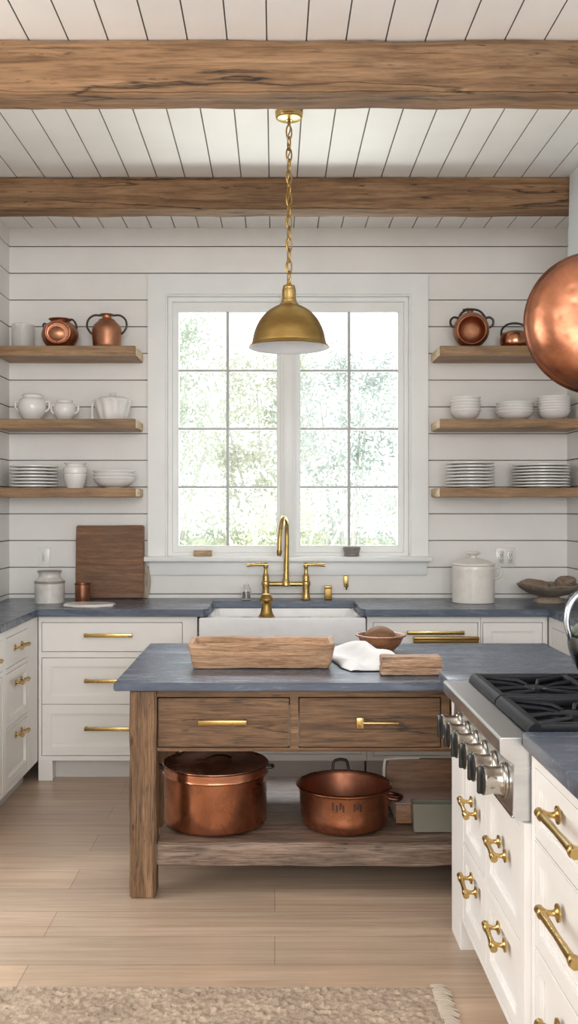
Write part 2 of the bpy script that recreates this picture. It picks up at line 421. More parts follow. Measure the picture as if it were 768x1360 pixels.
cl = profile_y([(x, ZC + d) for x, d in p] + [(XR + 1.2, ZC + .1), (-4.5, ZC + .1)], -2.5, YW + .1)
struct_tag(add('ceiling', cl, 'ceil', None, True), 'white painted plank ceiling between two timber beams', 'ceiling')
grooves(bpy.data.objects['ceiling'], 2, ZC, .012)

BEAMS = ((3.36, 3.50, 2.905, 'rough-hewn brown ceiling beam nearest the viewer, above the pendant', 3), (4.755, 4.885, 2.935, 'rough-hewn brown ceiling beam nearer the window wall, behind the pendant chain', 5))
for y0, y1, z0, lab, sd in BEAMS:
    b = rough_box(-4.4 if y0 < 4 else XL + .004, 1.72, y0, y1, z0, ZC - .001, .045, .006, .007, sd, 4)
    for v in b.verts:
        if v.co.z > ZC - .03: v.co.z = min(v.co.z, ZC - .001)
        v.co.x = max(min(v.co.x, 1.724), XL + .003 if y0 > 4 else -9)
    o = add('ceiling_beam', b, 'beam'); tag(o, lab, 'beam', 'hewn ceiling beams', 'thing')

# ------------------------------------------------------------------ window
w = thing('window_1', 'white framed double casement window with sixteen panes above the sink', 'window', (.08, YW, WZ0)); struct(w)
cz1 = 2.822
add('window_casing', holed(-.750, .907, 1.155, cz1, [(WX0 + .012, WX1 - .012, 1.0, WZ1 - .012)], YW - .022, YW, .002), 'trim', w)
add('window_sill', box(-.765, .920, YW - .075, YW + .12, 1.128, 1.157, .004), 'trim', w)
add('window_apron', box(-.742, .899, YW - .018, YW, 1.045, 1.128, .003), 'trim', w)
add('window_jamb', join(holed(WX0, WX1, WZ0, WZ1, [(WX0 + .018, WX1 - .018, WZ0 - .1, WZ1 - .018)], YW, YW + .13),
    holed(WX0 + .018, WX1 - .018, WZ0, WZ1 - .018, [(WX0 + .045, .062, WZ0 + .02, WZ1 - .045), (.098, WX1 - .045, WZ0 + .02, WZ1 - .045)], YW + .035, YW + .12, .003)), 'trim', w)
add('window_mullion', join(box(.035, .125, YW + .012, YW + .11, WZ0, WZ1 - .016, .003), box(.05, .11, YW + .002, YW + .02, WZ0, WZ1 - .016, .003)), 'trim', w)
for sx0, sx1 in ((-.612, .062), (.098, .772)):
    z0, z1 = WZ0 + .018, WZ1 - .045
    gx0, gx1, gz0, gz1 = (sx0 + .038, sx1 - .05, z0 + .045, z1 - .058) if sx0 < 0 else (sx0 + .055, sx1 - .036, z0 + .045, z1 - .058)
    s = add('sash', holed(sx0, sx1, z0, z1, [(gx0, gx1, gz0, gz1)], YW + .05, YW + .095, .004), 'trim', w)
    mx = (gx0 + gx1) / 2
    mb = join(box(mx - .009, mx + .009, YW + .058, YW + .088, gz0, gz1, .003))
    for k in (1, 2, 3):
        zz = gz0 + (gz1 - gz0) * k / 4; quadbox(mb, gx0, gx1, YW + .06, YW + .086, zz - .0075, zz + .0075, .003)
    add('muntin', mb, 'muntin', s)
    add('glass_pane', box(gx0 - .005, gx1 + .005, YW + .072, YW + .075, gz0 - .005, gz1 + .005, 0), 'pane', s)

# ------------------------------------------------------------------ cabinets
def bar_pull(L, style='flat', proj=.03, r=.006):
    """bar pull along local x, mounted on y=0, projecting to -y"""
    if style == 'flat':
        return join(box(-L / 2, L / 2, -proj, -proj + .012, -.009, .009, .002), box(-L / 2, -L / 2 + .014, -proj + .002, 0, -.009, .009, .001), box(L / 2 - .014, L / 2, -proj + .002, 0, -.009, .009, .001))
    b = tube([(-L / 2 - .002, -proj, 0), (-L / 2 + .01, -proj, 0), (0, -proj, 0), (L / 2 - .01, -proj, 0), (L / 2 + .002, -proj, 0)], [r * 1.5, r * 1.35, r, r * 1.35, r * 1.5], 10)
    for s in (-1, 1):
        c = slathe([(r * 2.0, 0), (r * 1.9, .004), (r * 1.0, .01), (r * .95, proj * .6), (r * 1.5, proj * .85), (r * 1.75, proj + r * .8), (0, proj + r * 1.6)], 4, 16)
        merge(b, xf(c, (s * (L / 2 - r * 2.4), 0, 0), (PI / 2, 0, 0)))
        merge(b, lathe([(0, 0), (r * 2.7, 0), (r * 2.7, .004), (0, .004)], 18), Matrix.Translation((s * (L / 2 - r * 2.4), 0, 0)) @ Matrix.Rotation(PI / 2, 4, 'X'))
    return b
def cabinet(name, label, cat, loc, rotz, W, D, z0, z1, fronts, kick=True, feet=(), group=None, extra=None, hmat='brass'):
    t = thing(name, label, cat, loc, (0, 0, rotz), group)
    cb = box(0, W, .022, D, z0, z1, 0)
    if extra: cb = join(cb, *extra)
    add('carcass', cb, 'cab', t, True, False)
    G = .003
    holes = [(f['x'][0] - G, f['x'][1] + G, f['z'][0] - G, f['z'][1] + G) for f in fronts]
    add('face_frame', holed(0, W, z0, z1, holes, 0, .0218, .0012), 'cab', t, True, False)
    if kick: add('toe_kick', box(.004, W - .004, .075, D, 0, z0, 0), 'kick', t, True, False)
    for fx in feet: add('foot', box(fx[0], fx[1], 0, .06, 0, z0 - .0005, .002), 'cab', t, True, False)
    for f in fronts:
        (x0, x1), (a, b2) = f['x'], f['z']
        if f.get('shaker'):
            m = f['shaker']
            bm = holed(x0, x1, a, b2, [(x0 + m, x1 - m, a + m, b2 - m)], .001, .0205, .0012)
            merge(bm, holed(x0 + m - .001, x1 - m + .001, a + m - .001, b2 - m + .001, [(x0 + m + .008, x1 - m - .008, a + m + .008, b2 - m - .008)], .006, .019, .001))
            quadbox(bm, x0 + m, x1 - m, .011, .019, a + m, b2 - m, 0)
        else: bm = box(x0, x1, .001, .0205, a, b2, .0015)
        d = add(f.get('kind', 'drawer'), bm, 'cab', t, True, False)
        if f.get('h'):
            hb = bar_pull(f['h'][0], f['h'][1], f['h'][2] if len(f['h']) > 2 else .03, f['h'][3] if len(f['h']) > 3 else .006)
            hx, hz = f.get('hp', ((x0 + x1) / 2, (a + b2) / 2))
            add('handle', xf(hb, (hx, .001, hz), (0, f.get('hr', 0), 0)), f.get('hm', hmat), d, False, False)
    return t
ZK = .105; ZT = .8715
# back run
cabinet('base_cabinet', 'white three-drawer base cabinet with long brass pulls under the wooden cutting board', 'cabinet', (-1.25, 5.03, 0), 0, .84, .59, ZK, ZT, [
    dict(x=(.02, .76), z=(.683, .834), h=(.255, 'flat'), hp=(.372, .77)),
    dict(x=(.02, .76), z=(.4045, .647), shaker=.045, h=(.25, 'flat'), hp=(.372, .53)),
    dict(x=(.02, .76), z=(.133, .402), shaker=.05, h=(.25, 'flat'), hp=(.372, .278))], feet=[(0, .075)])
cabinet('sink_cabinet', 'white double-door cabinet under the farmhouse sink', 'cabinet', (-.408, 5.03, 0), 0, .894, .59, ZK, .64, [
    dict(x=(.03, .445), z=(.14, .61), shaker=.05, kind='door'), dict(x=(.449, .864), z=(.14, .61), shaker=.05, kind='door')])
cabinet('base_cabinet', 'white base cabinet with wide brass pull between sink and corner door', 'cabinet', (.488, 5.03, 0), 0, .60, .59, ZK, ZT, [
    dict(x=(.035, .585), z=(.70, .834), h=(.30, 'flat', .035), hp=(.36, .785)),
    dict(x=(.035, .585), z=(.133, .69), shaker=.05)])
c2 = bpy.data.objects['base_cabinet.001']
hb = join(box(.73, 1.075, 5.0, 5.028, .722, .764, .005), box(.73, 1.075, 4.992, 5.004, .748, .764, .003))
add('edge_pull', hb, 'brass_old', c2)
cabinet('base_cabinet', 'white corner cabinet door under the wooden fruit bowl', 'cabinet', (1.09, 5.03, 0), 0, .353, .59, ZK, ZT, [
    dict(x=(.012, .325), z=(.133, .834), shaker=.045, kind='door')])
# left run (faces +x)
cabinet('base_cabinet', 'white narrow three-drawer cabinet with small brass pulls against the left wall', 'cabinet', (-1.252, 4.41, 0), PI / 2, .615, .313, ZK, ZT, [
    dict(x=(.03, .42), z=(.69, .83), h=(.15, 'round', .035, .006), hp=(.24, .768)),
    dict(x=(.03, .42), z=(.41, .662), shaker=.04, h=(.13, 'round', .035, .006), hp=(.24, .597)),
    dict(x=(.03, .42), z=(.13, .388), shaker=.04, h=(.13, 'round', .035, .006), hp=(.24, .345))])
cabinet('base_cabinet', 'white cabinet with panelled doors cut off by the left edge', 'cabinet', (-1.252, 3.52, 0), PI / 2, .888, .313, ZK, ZT, [
    dict(x=(.03, .42), z=(.69, .83), shaker=.035, h=(.13, 'round', .035, .006)), dict(x=(.46, .86), z=(.69, .83), shaker=.035, h=(.13, 'round', .035, .006)),
    dict(x=(.03, .42), z=(.13, .662), shaker=.05, kind='door'), dict(x=(.46, .86), z=(.13, .662), shaker=.05, kind='door')])
# right wall run (faces -x)
cabinet('base_cabinet', 'white cabinet along the right wall, half hidden behind the island end', 'cabinet', (1.445, 5.02, 0), -PI / 2, 1.1, .283, ZK, ZT, [
    dict(x=(.06, .56), z=(.133, .815), kind='door'), dict(x=(.58, 1.07), z=(.133, .815), kind='door')])
# countertop U-shape
ct = prism([(XL, 3.45), (-1.24, 3.45), (-1.24, 4.982), (-.372, 4.982), (-.350, 5.02), (-.350, 5.44), (.452, 5.44), (.452, 5.02), (.474, 4.982), (1.432, 4.982), (1.432, 3.90), (XR, 3.90), (XR, YW), (XL, YW)], .872, .91, .003)
bmesh.ops.triangulate(ct, faces=[f for f in ct.faces if len(f.verts) > 4])
single('countertop', ct, 'slate', 'continuous dark slate worktop running along the window wall and round both corners', 'countertop')
# farmhouse sink
sk = thing('farmhouse_sink', 'white apron-front farmhouse sink set in the slate worktop below the window', 'sink', (.04, 5.2, .65))
def sinkloop(x0, x1, y0, y1, r, z): return rrect(x1 - x0, y1 - y0, r, z, (x0 + x1) / 2, (y0 + y1) / 2)
add('basin', loft([sinkloop(-.395, .475, 4.945, 5.47, .012, .645), sinkloop(-.395, .475, 4.945, 5.47, .012, .862), sinkloop(-.390, .470, 4.951, 5.465, .012, .869),
    sinkloop(-.34, .444, 5.035, 5.43, .03, .869), sinkloop(-.335, .439, 5.04, 5.425, .035, .862), sinkloop(-.32, .424, 5.055, 5.41, .05, .70), sinkloop(-.28, .384, 5.09, 5.37, .05, .675)]), 'sink', sk)
add('drain', lathe([(0, .6755), (.04, .6755), (.045, .679), (.03, .677), (0, .677)], 24, .05, 5.23), 'brass', sk)

# ------------------------------------------------------------------ cooking run
post = [box(0, .157, .0, .66, .6755, .843, .001)]
rc = cabinet('base_cabinet', 'white four-drawer base cabinet with twisted brass pulls under the steel cooktop', 'cabinet', (.605, 3.25, 0), -PI / 2, .945, .66, ZK, .675, [
    dict(x=(.20, .49), z=(.372, .655), shaker=.04, h=(.10, 'round', .034, .0065), hp=(.36, .53), hr=.25),
    dict(x=(.20, .49), z=(.125, .355), shaker=.04, h=(.10, 'round', .034, .0065), hp=(.36, .295), hr=.25),
    dict(x=(.53, .90), z=(.372, .655), shaker=.04, h=(.10, 'round', .034, .0065), hp=(.72, .535), hr=.2),
    dict(x=(.53, .90), z=(.125, .355), shaker=.04, h=(.105, 'round', .034, .0068), hp=(.715, .30), hr=.2)], feet=[(0, .15)], extra=post)
cabinet('base_cabinet', 'white drawer cabinet with long brass pulls at the front right corner', 'cabinet', (.622, 2.303, 0), -PI / 2, .95, .645, ZK, .858, [
    dict(x=(.03, .64), z=(.655, .818), shaker=.035, h=(.255, 'round', .038, .0075), hp=(.325, .767), hm='brass'),
    dict(x=(.03, .64), z=(.397, .645), shaker=.04, h=(.255, 'round', .038, .0075), hp=(.325, .552)),
    dict(x=(.03, .64), z=(.125, .387), shaker=.04, h=(.255, 'round', .038, .0075), hp=(.325, .30))])
single('countertop', box(.602, 1.29, 1.35, 2.312, .859, .897, .004), 'slate', 'short slate worktop beside the cooktop, nearest the viewer at right', 'countertop')
single('countertop', box(.565, 1.29, 3.098, 3.27, .8445, .881, .004), 'slate', 'narrow slate strip behind the cooktop beside the island', 'countertop')
ck = thing('gas_cooktop', 'stainless steel gas cooktop with six black-faced knobs and cast iron grates', 'cooktop', (.85, 2.7, .675))
Y0, Y1 = 2.317, 3.092
add('body', profile_y([(.548, .876), (.552, .881), (1.26, .881), (1.26, .677), (.600, .677), (.590, .681), (.580, .692), (.583, .815), (.560, .832), (.549, .842)], Y0, Y1, .0015), 'steel', ck)
add('burner_tray', box(.624, 1.24, Y0 + .03, Y1 - .03, .8815, .8835, .0005), 'enamel', ck)
add('trim_strip', box(.578, .592, Y0 + .003, Y1 - .01, .684, .690, .001), 'chrome', ck)
for k in range(6):
    y = 2.40 + k * .118
    kb = slathe([(.044, 0), (.044, .006), (.036, .010), (.034, .03), (.037, .048), (.0375, .056)], 4, 28)
    lathe_t = Matrix.Translation((.5805, y, .755)) @ Matrix.Rotation(-PI / 2, 4, 'Y')
    kb.transform(lathe_t)
    kn = add('knob', kb, 'chrome', ck)
    fb = join(lathe([(0, .0605), (.031, .0605), (.0365, .058), (.0375, .0555), (0, .0555)], 28), box(-.034, .034, -.007, .007, .056, .070, .003))
    fb.transform(lathe_t); add('knob_face', fb, 'knobface', kn)
# grates: two cast iron frames
for gi, (ya, yb) in enumerate(((2.345, 2.695), (2.703, 3.062))):
    g = bmesh.new(); xa, xb = .624, 1.22; zt, zb = .909, .886
    def bar(x0, x1, y0, y1, a=zb, b=zt): quadbox(g, min(x0, x1), max(x0, x1), min(y0, y1), max(y0, y1), a, b, .003)
    # sloped side bar
    merge(g, profile_y([(xa, .884), (xa + .004, .899), (xa + .016, zt), (xa + .034, zt), (xa + .034, .884)], ya, yb, .001))
    bar(xb - .02, xb, ya, yb); bar(xa + .03, xb, ya, ya + .022, .884); bar(xa + .03, xb, yb - .022, yb, .884)
    bar((xa + xb) / 2 - .012, (xa + xb) / 2 + .012, ya, yb)
    for bx in (xa + .165, xa + .45):
        cy = (ya + yb) / 2
        for k in range(8):
            a = PI / 8 + k * PI / 4
            r1 = .135 if k % 2 else .14
            ex, ey = bx + .135 * (1 if math.cos(a) > 0 else -1), cy + math.sin(a) * .16
            merge(g, tube([(bx + .035 * math.cos(a), cy + .035 * math.sin(a), zt - .012), (bx + .08 * math.cos(a), cy + .09 * math.sin(a), zt - .007), (ex, ey, zt - .007)], [.005, .0065, .008], 8))
    for fx in (xa + .05, xb - .05):
        for fy in (ya + .015, yb - .015): bar(fx - .01, fx + .01, fy - .008, fy + .008, .8835, .89)
    gr = add('grate', g, 'cast', ck)
    for bx in (xa + .165, xa + .45):
        cb = slathe([(.055, .8836), (.052, .889), (.036, .891), (.036, .897), (.03, .900), (0, .901)], 3, 28, cx=bx, cy=(ya + yb) / 2)
        add('burner', cb, 'cast', ck)
# kettle on rear burner
kt = thing('kettle', 'dark pewter kettle with curved steel handle on the cooktop at the right edge', 'kettle', (1.02, 2.95, .909))
kx, ky = 1.02, 2.95
add('body', slathe([(0, .909), (.055, .909), (.062, .915), (.088, .955), (.105, 1.0), (.108, 1.035), (.104, 1.045), (.098, 1.045), (0, 1.04)], 5, cx=kx, cy=ky), 'kettle', kt)
add('lid', slathe([(.094, 1.045), (.096, 1.052), (.085, 1.075), (.06, 1.092), (.02, 1.099), (.014, 1.11), (.02, 1.12), (0, 1.126)], 5, cx=kx, cy=ky), 'greenlid', kt)
add('handle', tube([(kx - .1, ky, 1.03), (kx - .115, ky, 1.09), (kx - .10, ky, 1.15), (kx - .05, ky, 1.185), (kx + .05, ky, 1.185), (kx + .10, ky, 1.15), (kx + .115, ky, 1.09), (kx + .1, ky, 1.03)], .0095, 12, smooth=5), 'steelblue', kt)
add('spout', tube([(kx + .09, ky, .985), (kx + .15, ky, 1.02), (kx + .175, ky, 1.06)], [.02, .014, .011], 12, smooth=4), 'kettle', kt)

# ------------------------------------------------------------------ island
isl = thing('kitchen_island', 'reclaimed timber kitchen island with slate top, drawers and a low shelf', 'island', (.35, 4.0, 0))
tb = rough_box(-.592, 1.283, 3.487, 4.512, .770, .800, .12, .0015, .004, 4, 5)
add('island_top', tb, 'slate', isl)
for x0, x1, y0, y1, sd in ((-.536, -.438, 3.505, 3.603, 1), (1.125, 1.223, 3.505, 3.603, 2), (-.536, -.438, 4.285, 4.383, 3), (1.125, 1.223, 4.285, 4.383, 4)):
    add('leg', rough_box(x0, x1, y0, y1, 0.002, .7685, .05, .0035, .006, sd, 8), 'island_leg', isl)
dr = ((-.431, .052), (.092, .612), (.652, 1.110))
DZ = (.557, .737)
add('apron', join(holed(-.437, 1.124, .540, .7685, [(a - .004, b + .004, DZ[0] - .004, DZ[1] + .004) for a, b in dr], 3.522, 3.548, .0015), box(-.437, 1.124, 4.35, 4.372, .54, .7685), box(-.528, -.506, 3.604, 4.284, .54, .7685), box(1.195, 1.217, 3.604, 4.284, .54, .7685)), 'island', isl)
for k, (a, b) in enumerate(dr):
    d = add('drawer', join(rough_box(a, b, 3.518, 3.54, DZ[0], DZ[1], .06, .001, .002, 7 + k, 9), box(a + .01, b - .01, 3.541, 4.2, DZ[0] + .01, DZ[1] - .02, 0)), 'island', isl)
    if k == 1:
        add('handle', join(box(.300, .328, 3.494, 3.517, .630, .670, .003), tube([(.325, 3.498, .650), (.40, 3.497, .650), (.455, 3.50, .649)], [.006, .0055, .004], 10)), 'brass', d)
        d['label'] = 'drawer with brass square-plate pull'
    else: add('handle', xf(bar_pull(.178, 'flat', .028), (-.192 if k == 0 else .88, 3.517, .652)), 'brass', d)
sh = bmesh.new(); xx = [-.437, -.02, .37, .76, 1.124]
sb = rough_box(-.437, 1.124, 3.512, 4.372, .118, .204, .045, .004, .006, 5, 9)
for v in sb.verts:
    if v.co.y > 4.28 and v.co.x < -.43: pass
add('low_shelf', sb, 'island_shelf', isl)

# ------------------------------------------------------------------ floating shelves
def shelf(x0, x1, zt, th, lab, endside):
    t = thing('floating_shelf', lab, 'shelf', ((x0 + x1) / 2, YW, zt), group='oak floating shelves')
    add('board', rough_box(x0, x1, 5.35, YW - .0005, zt - th, zt, .12, .0008, .004, zt, 6), 'shelf', t)
    e = x1 if endside > 0 else x0
    add('lit_end_face', box(e - .001 if endside > 0 else e - .0035, e + .0035 if endside > 0 else e + .001, 5.354, YW - .004, zt - th + .003, zt - .003, .001), 'shelf_end_lit', t)
    return t
ZS = (2.354, 1.943, 1.554)
TH = (.057, .052, .05)
for k, (nm) in enumerate(('top', 'middle', 'lowest')):
    shelf(XL + .001, -.782, ZS[k], TH[k], f'{nm} oak floating shelf to the left of the window', 1)
    shelf(.930, XR - .001, ZS[k], TH[k], f'{nm} oak floating shelf to the right of the window', -1)

# ---- shelf copper and crockery
SY = 5.49; S = F / SY
def X(px, d=SY): return (px - 365) * d / F
def Z(py, d=SY): return H - (py - 675) * d / F
def handle_loop(pts, r=.006, seg=10): return tube(pts, r, seg, smooth=6)
# frosted glass vase
x = X(29); single('glass_vase', lathe([(0, 0), (.062, 0), (.065, .004), (.066, .148), (.063, .15), (.061, .146), (.060, .008), (0, .008)], 40), 'frost', 'pale frosted glass cylinder vase in the corner of the top shelf', 'vase', (x, SY + .03, ZS[0] + .001))
# copper round jar with disc face
x = X(80); t = thing('copper_jar', 'squat round copper jar with a flat disc face on the upper shelf', 'jar', (x, SY, ZS[0] + .001))
add('body', slathe([(0, 0), (.05, 0), (.068, .008), (.098, .05), (.105, .09), (.088, .135), (.055, .157), (.052, .163), (.066, .172), (.062, .174), (.046, .165), (0, .150)], 5), 'copper_dark', t, False, False)
fd = slathe([(0, .004), (.055, .004), (.062, .006), (.066, .013), (.072, .013), (.076, .004), (.074, -.03)], 4, 40)
add('disc_face', xf(fd, (.008, -.090, .083), (PI / 2 + .12, 0, 0), (1.0, .88, 1)), 'copper', t, False, False)
add('handle', handle_loop([(.05, -.01, .165), (.07, -.01, .172), (.088, -.01, .155), (.098, -.01, .128), (.094, -.01, .118)], .0055), 'iron', t, False, False)
add('handle', handle_loop([(-.075, 0, .140), (-.088, 0, .150), (-.098, 0, .143), (-.094, 0, .125)], .0055), 'iron', t, False, False)
# copper jug
x = X(142); t = thing('copper_jug', 'upright copper jug with two dark looped handles near the shelf end', 'jug', (x, SY, ZS[0] + .001))
add('body', slathe([(0, 0), (.078, 0), (.082, .006), (.079, .02), (.082, .05), (.084, .11), (.074, .14), (.045, .166), (.028, .178), (.030, .196), (.040, .202), (.034, .203), (.022, .195), (0, .19)], 5), 'copper_dark', t, False, False)
add('collar', lathe([(.0455, .166), (.0475, .168), (.0455, .171)], 30), 'copper', t, False, False)
for s in (-1, 1):
    add('handle', handle_loop([(s * .032, 0, .196), (s * .075, 0, .197), (s * .107, 0, .172), (s * .114, 0, .135), (s * .10, 0, .105), (s * .083, 0, .088)], .006), 'iron', t, False, False)
# white pots on the middle-left shelf
def china_pot(px, r, h, lab, name='sugar_pot', ears=True):
    t = thing(name, lab, 'pot', (X(px), SY, ZS[1] + .001))
    add('body', slathe([(0, 0), (r * .55, 0), (r * .6, .004), (r * .88, h * .25), (r, h * .52), (r * .9, h * .78), (r * .68, h * .9), (r * .72, h * .97), (r * .66, h), (r * .58, h * .96), (0, h * .9)], 5), 'china', t, False, False)
    if ears:
        for s in (-1, 1):
            add('handle', handle_loop([(s * r * .86, 0, h * .70), (s * r * 1.18, 0, h * .74), (s * r * 1.2, 0, h * .5), (s * r * .95, 0, h * .34)], .006), 'china', t, False, False)
    return t
t = china_pot(43, .08, .150, 'white round two-handled china pot, largest on the middle shelf')
add('lid', slathe([(.06, .146), (.05, .153), (.02, .157), (0, .157)], 4), 'china', t, False, False)
t = china_pot(86, .064, .118, 'smaller round white china pot between the two-handled pot and tureen')
t = thing('tureen', 'fluted white china tureen with open top on the middle shelf', 'tureen', (X(150), SY, ZS[1] + .001))
def flute(r, z, k=.05, n=80, lobes=10, wav=0): return [((r * (1 + k * math.cos(lobes * 2 * PI * i / n))) * math.cos(2 * PI * i / n), r * .9 * (1 + k * math.cos(lobes * 2 * PI * i / n)) * math.sin(2 * PI * i / n), z + wav * math.cos(lobes * 2 * PI * i / n)) for i in range(n)]
add('body', loft([flute(.074, 0, .02), flute(.078, .010, .03), flute(.090, .05, .05), flute(.098, .085, .05), flute(.108, .108, .04, wav=.004), flute(.104, .116, .04, wav=.004), flute(.09, .10, .04), flute(.06, .03, .02)]), 'china', t, False, False)
add('lid', slathe([(.096, .113), (.094, .122), (.070, .136), (.028, .144), (.012, .150), (.022, .158), (0, .162)], 4), 'china', t, False, False)
add('handle', handle_loop([(-.088, 0, .10), (-.116, 0, .10), (-.119, 0, .05), (-.118, 0, .004)], .006), 'china', t, False, False)
# white jar on the lowest-left shelf
t = thing('lidded_jar', 'white ribbed china jar between plates and bowls on the lowest shelf', 'jar', (X(100), SY, ZS[2] + .001))
add('body', slathe([(0, 0), (.046, 0), (.05, .005), (.062, .04), (.068, .075), (.064, .082), (.069, .088), (.066, .118), (.052, .128), (.052, .136), (.064, .142), (.062, .146), (.045, .14), (0, .135)], 5), 'china', t, False, False)
ORD = ['lowest', 'second', 'third', 'fourth', 'fifth', 'sixth', 'seventh', 'eighth', 'ninth']
def stack(name, bm0, mat, n, step, px, zs, what, where, group, cat):
    first = None
    for k in range(n):
        pos = 'bottom' if k == 0 else ('top' if k == n - 1 else ORD[k] + ' from bottom')
        lab = f'{what}, {pos} of stack {where}'
        loc = (X(px) + R.uniform(-.002, .002) * (name == 'plate'), SY - .012 + R.uniform(-.002, .002) * (name == 'plate'), zs + .001 + k * step)
        if first is None: o = first = add(name, bm0, mat)
        else: o = first.copy(); C.objects.link(o)
        o.location = loc; o.rotation_euler = (0, 0, 0); tag(o, lab, cat, group)
def plate(r): return lathe([(0, 0), (r * .55, 0), (r * .56, .003), (r * .72, .004), (r * .975, .0075), (r, .0095), (r, .0145), (r * .985, .0162), (r * .72, .0095), (r * .55, .0055), (0, .0045)], 48)
def bowl(r, h): return lathe([(0, 0), (r * .45, 0), (r * .47, .004), (r * .74, h * .25), (r * .93, h * .62), (r * .965, h - .011), (r * 1.005, h - .007), (r * 1.012, h - .003), (r * .995, h), (r * .97, h - .002), (r * .905, h * .62), (r * .72, h * .28), (r * .45, h * .12), (0, h * .1)], 44)
stack('plate', plate(.137), 'china', 7, .0188, 46, ZS[2], 'white china dinner plate', 'beside the ribbed jar', 'plates left of the window', 'plate')
stack('bowl', bowl(.120, .062), 'china', 3, .0205, 152, ZS[2], 'wide white china bowl', 'beyond the ribbed jar', 'wide bowls left of the window', 'bowl')
stack('plate', plate(.138), 'china', 8, .0188, 624, ZS[2], 'white china dinner plate', 'nearest the window', 'plates nearest the window', 'plate')
stack('plate', plate(.162), 'china', 8, .0172, 718, ZS[2], 'large white china plate', 'in the lowest right corner', 'large plates in the right corner', 'plate')
stack('bowl', bowl(.085, .062), 'china', 5, .018, 618, ZS[1], 'small white china bowl', 'nearest the window', 'bowls nearest the window', 'bowl')
stack('bowl', bowl(.106, .052), 'china', 4, .0172, 683, ZS[1], 'shallow white china bowl', 'between two taller stacks', 'shallow bowls right of the window', 'bowl')
stack('bowl', bowl(.093, .058), 'china', 6, .0156, 735, ZS[1], 'grey-white china bowl', 'beside the right wall', 'bowls beside the right wall', 'bowl')
# copper cauldron on the right: bowl opening faces the room
t = thing('copper_cauldron', 'round copper cauldron tipped to show its bowl, with dark iron loops', 'cauldron', (X(626), SY, ZS[0] + .001))
body = slathe([(0, -.07), (.04, -.066), (.08, -.04), (.102, .0), (.100, .045), (.088, .075), (.080, .084), (.076, .08), (.078, .05), (.075, .01), (.055, -.03), (0, -.045)], 5, 48)
add('body', xf(body, (0, .01, .112), (PI / 2 + .12, 0, -.12)), 'copper_dark', t, False, False)
add('foot', slathe([(0, 0), (.055, 0), (.052, .006), (.036, .014), (.03, .028), (0, .03)], 4, 30), 'iron', t, False, False)
for s in (-1, 1):
    add('handle', handle_loop([(s * .088, -.02, .118), (s * .118, -.02, .135), (s * .122, -.02, .165), (s * .102, -.02, .182), (s * .075, -.02, .176)], .0065), 'iron', t, False, False)
add('spout', slathe([(.026, .196), (.022, .21), (.018, .222), (.022, .236), (.014, .240), (0, .238)], 4, 24, cy=.03), 'copper_dark', t, False, False)
add('bail', join(handle_loop([(-.075, -.01, .172), (-.06, -.01, .205), (-.03, -.01, .226), (.01, -.01, .23), (.05, -.01, .218), (.078, -.01, .185), (.084, -.01, .16)], .0065), tube([(-.05, -.01, .226), (-.02, -.01, .232), (.0, -.01, .23)], .006, 8)), 'iron', t, False, False)
t = thing('copper_pot', 'small squat copper pot with an arched dark bail partly behind the hanging pan', 'pot', (X(684), SY, ZS[0] + .001))
add('body', slathe([(0, 0), (.062, 0), (.072, .006), (.084, .03), (.085, .06), (.078, .088), (.07, .094), (.062, .09), (0, .085)], 5), 'copper', t, False, False)
add('lid', slathe([(.066, .092), (.05, .102), (.02, .106), (0, .107)], 4), 'iron', t, False, False)
add('bail', handle_loop([(-.078, 0, .08), (-.074, 0, .115), (-.045, 0, .143), (0, 0, .152), (.045, 0, .143), (.074, 0, .115), (.078, 0, .08)], .006), 'iron', t, False, False)

# ------------------------------------------------------------------ worktop objects, left
t = thing('stoneware_crock', 'weathered white stoneware crock with narrow neck in the left worktop corner', 'crock', (-1.268, 5.36, .911))
add('body', slathe([(0, 0), (.078, 0), (.082, .006), (.083, .06), (.083, .112), (.080, .122), (.066, .136), (.060, .142), (.060, .160), (.068, .172), (.066, .176), (.052, .170), (0, .165)], 5), 'crock', t, False, False)
add('band', lathe([(.0835, .108), (.0855, .112), (.0850, .118), (.081, .1215)], 48), 'crockband', t, False, False)
add('rim', lathe([(.067, .171), (.070, .174), (.066, .1785), (.05, .174)], 48), 'crockband', t, False, False)
t = thing('copper_cup', 'small straight copper cup in front of the cutting board', 'cup', (-1.083, 5.36, .911))
add('body', lathe([(0, 0), (.040, 0), (.041, .003), (.041, .100), (.038, .102), (.037, .098), (.037, .005), (0, .005)], 36), 'copper', t, False, False)
add('rim', lathe([(.041, .098), (.045, .1), (.045, .106), (.040, .106), (.039, .1)], 36), 'copper_rim', t, False, False)
cbd = rough_box(-.2, .2, -.014, .014, 0, .425, .05, .003, .006, 12, 6)
single('cutting_board', cbd, 'board', 'large square dark walnut cutting board leaning on the shiplap wall', 'board', (-.966, 5.565, .9155), (-.07, 0, 0))
pd = loft([[(x, y, z) for x, y in ((0.0, 0), (.10, 0), (.112, .03), (.118, .09), (.112, .16), (.085, .215), (.045, .23), (0.0, .22))] for z in (0, .014)])
pd.transform(Matrix.Rotation(PI / 2, 4, 'X'))
single('paddle_board', pd, 'paddle', 'pale rounded board peeking out behind the walnut cutting board', 'board', (-.85, 5.612, .9125), (-.03, 0, 0))
mo = [(.145 * math.cos(a), .105 * math.sin(a)) for a in [PI / 8 + k * PI / 4 for k in range(8)]]
single('marble_slab', prism(mo, 0, .014, .003), 'marble', 'thin pale marble serving slab lying in front of the copper cup', 'slab', (-1.005, 5.16, .911))
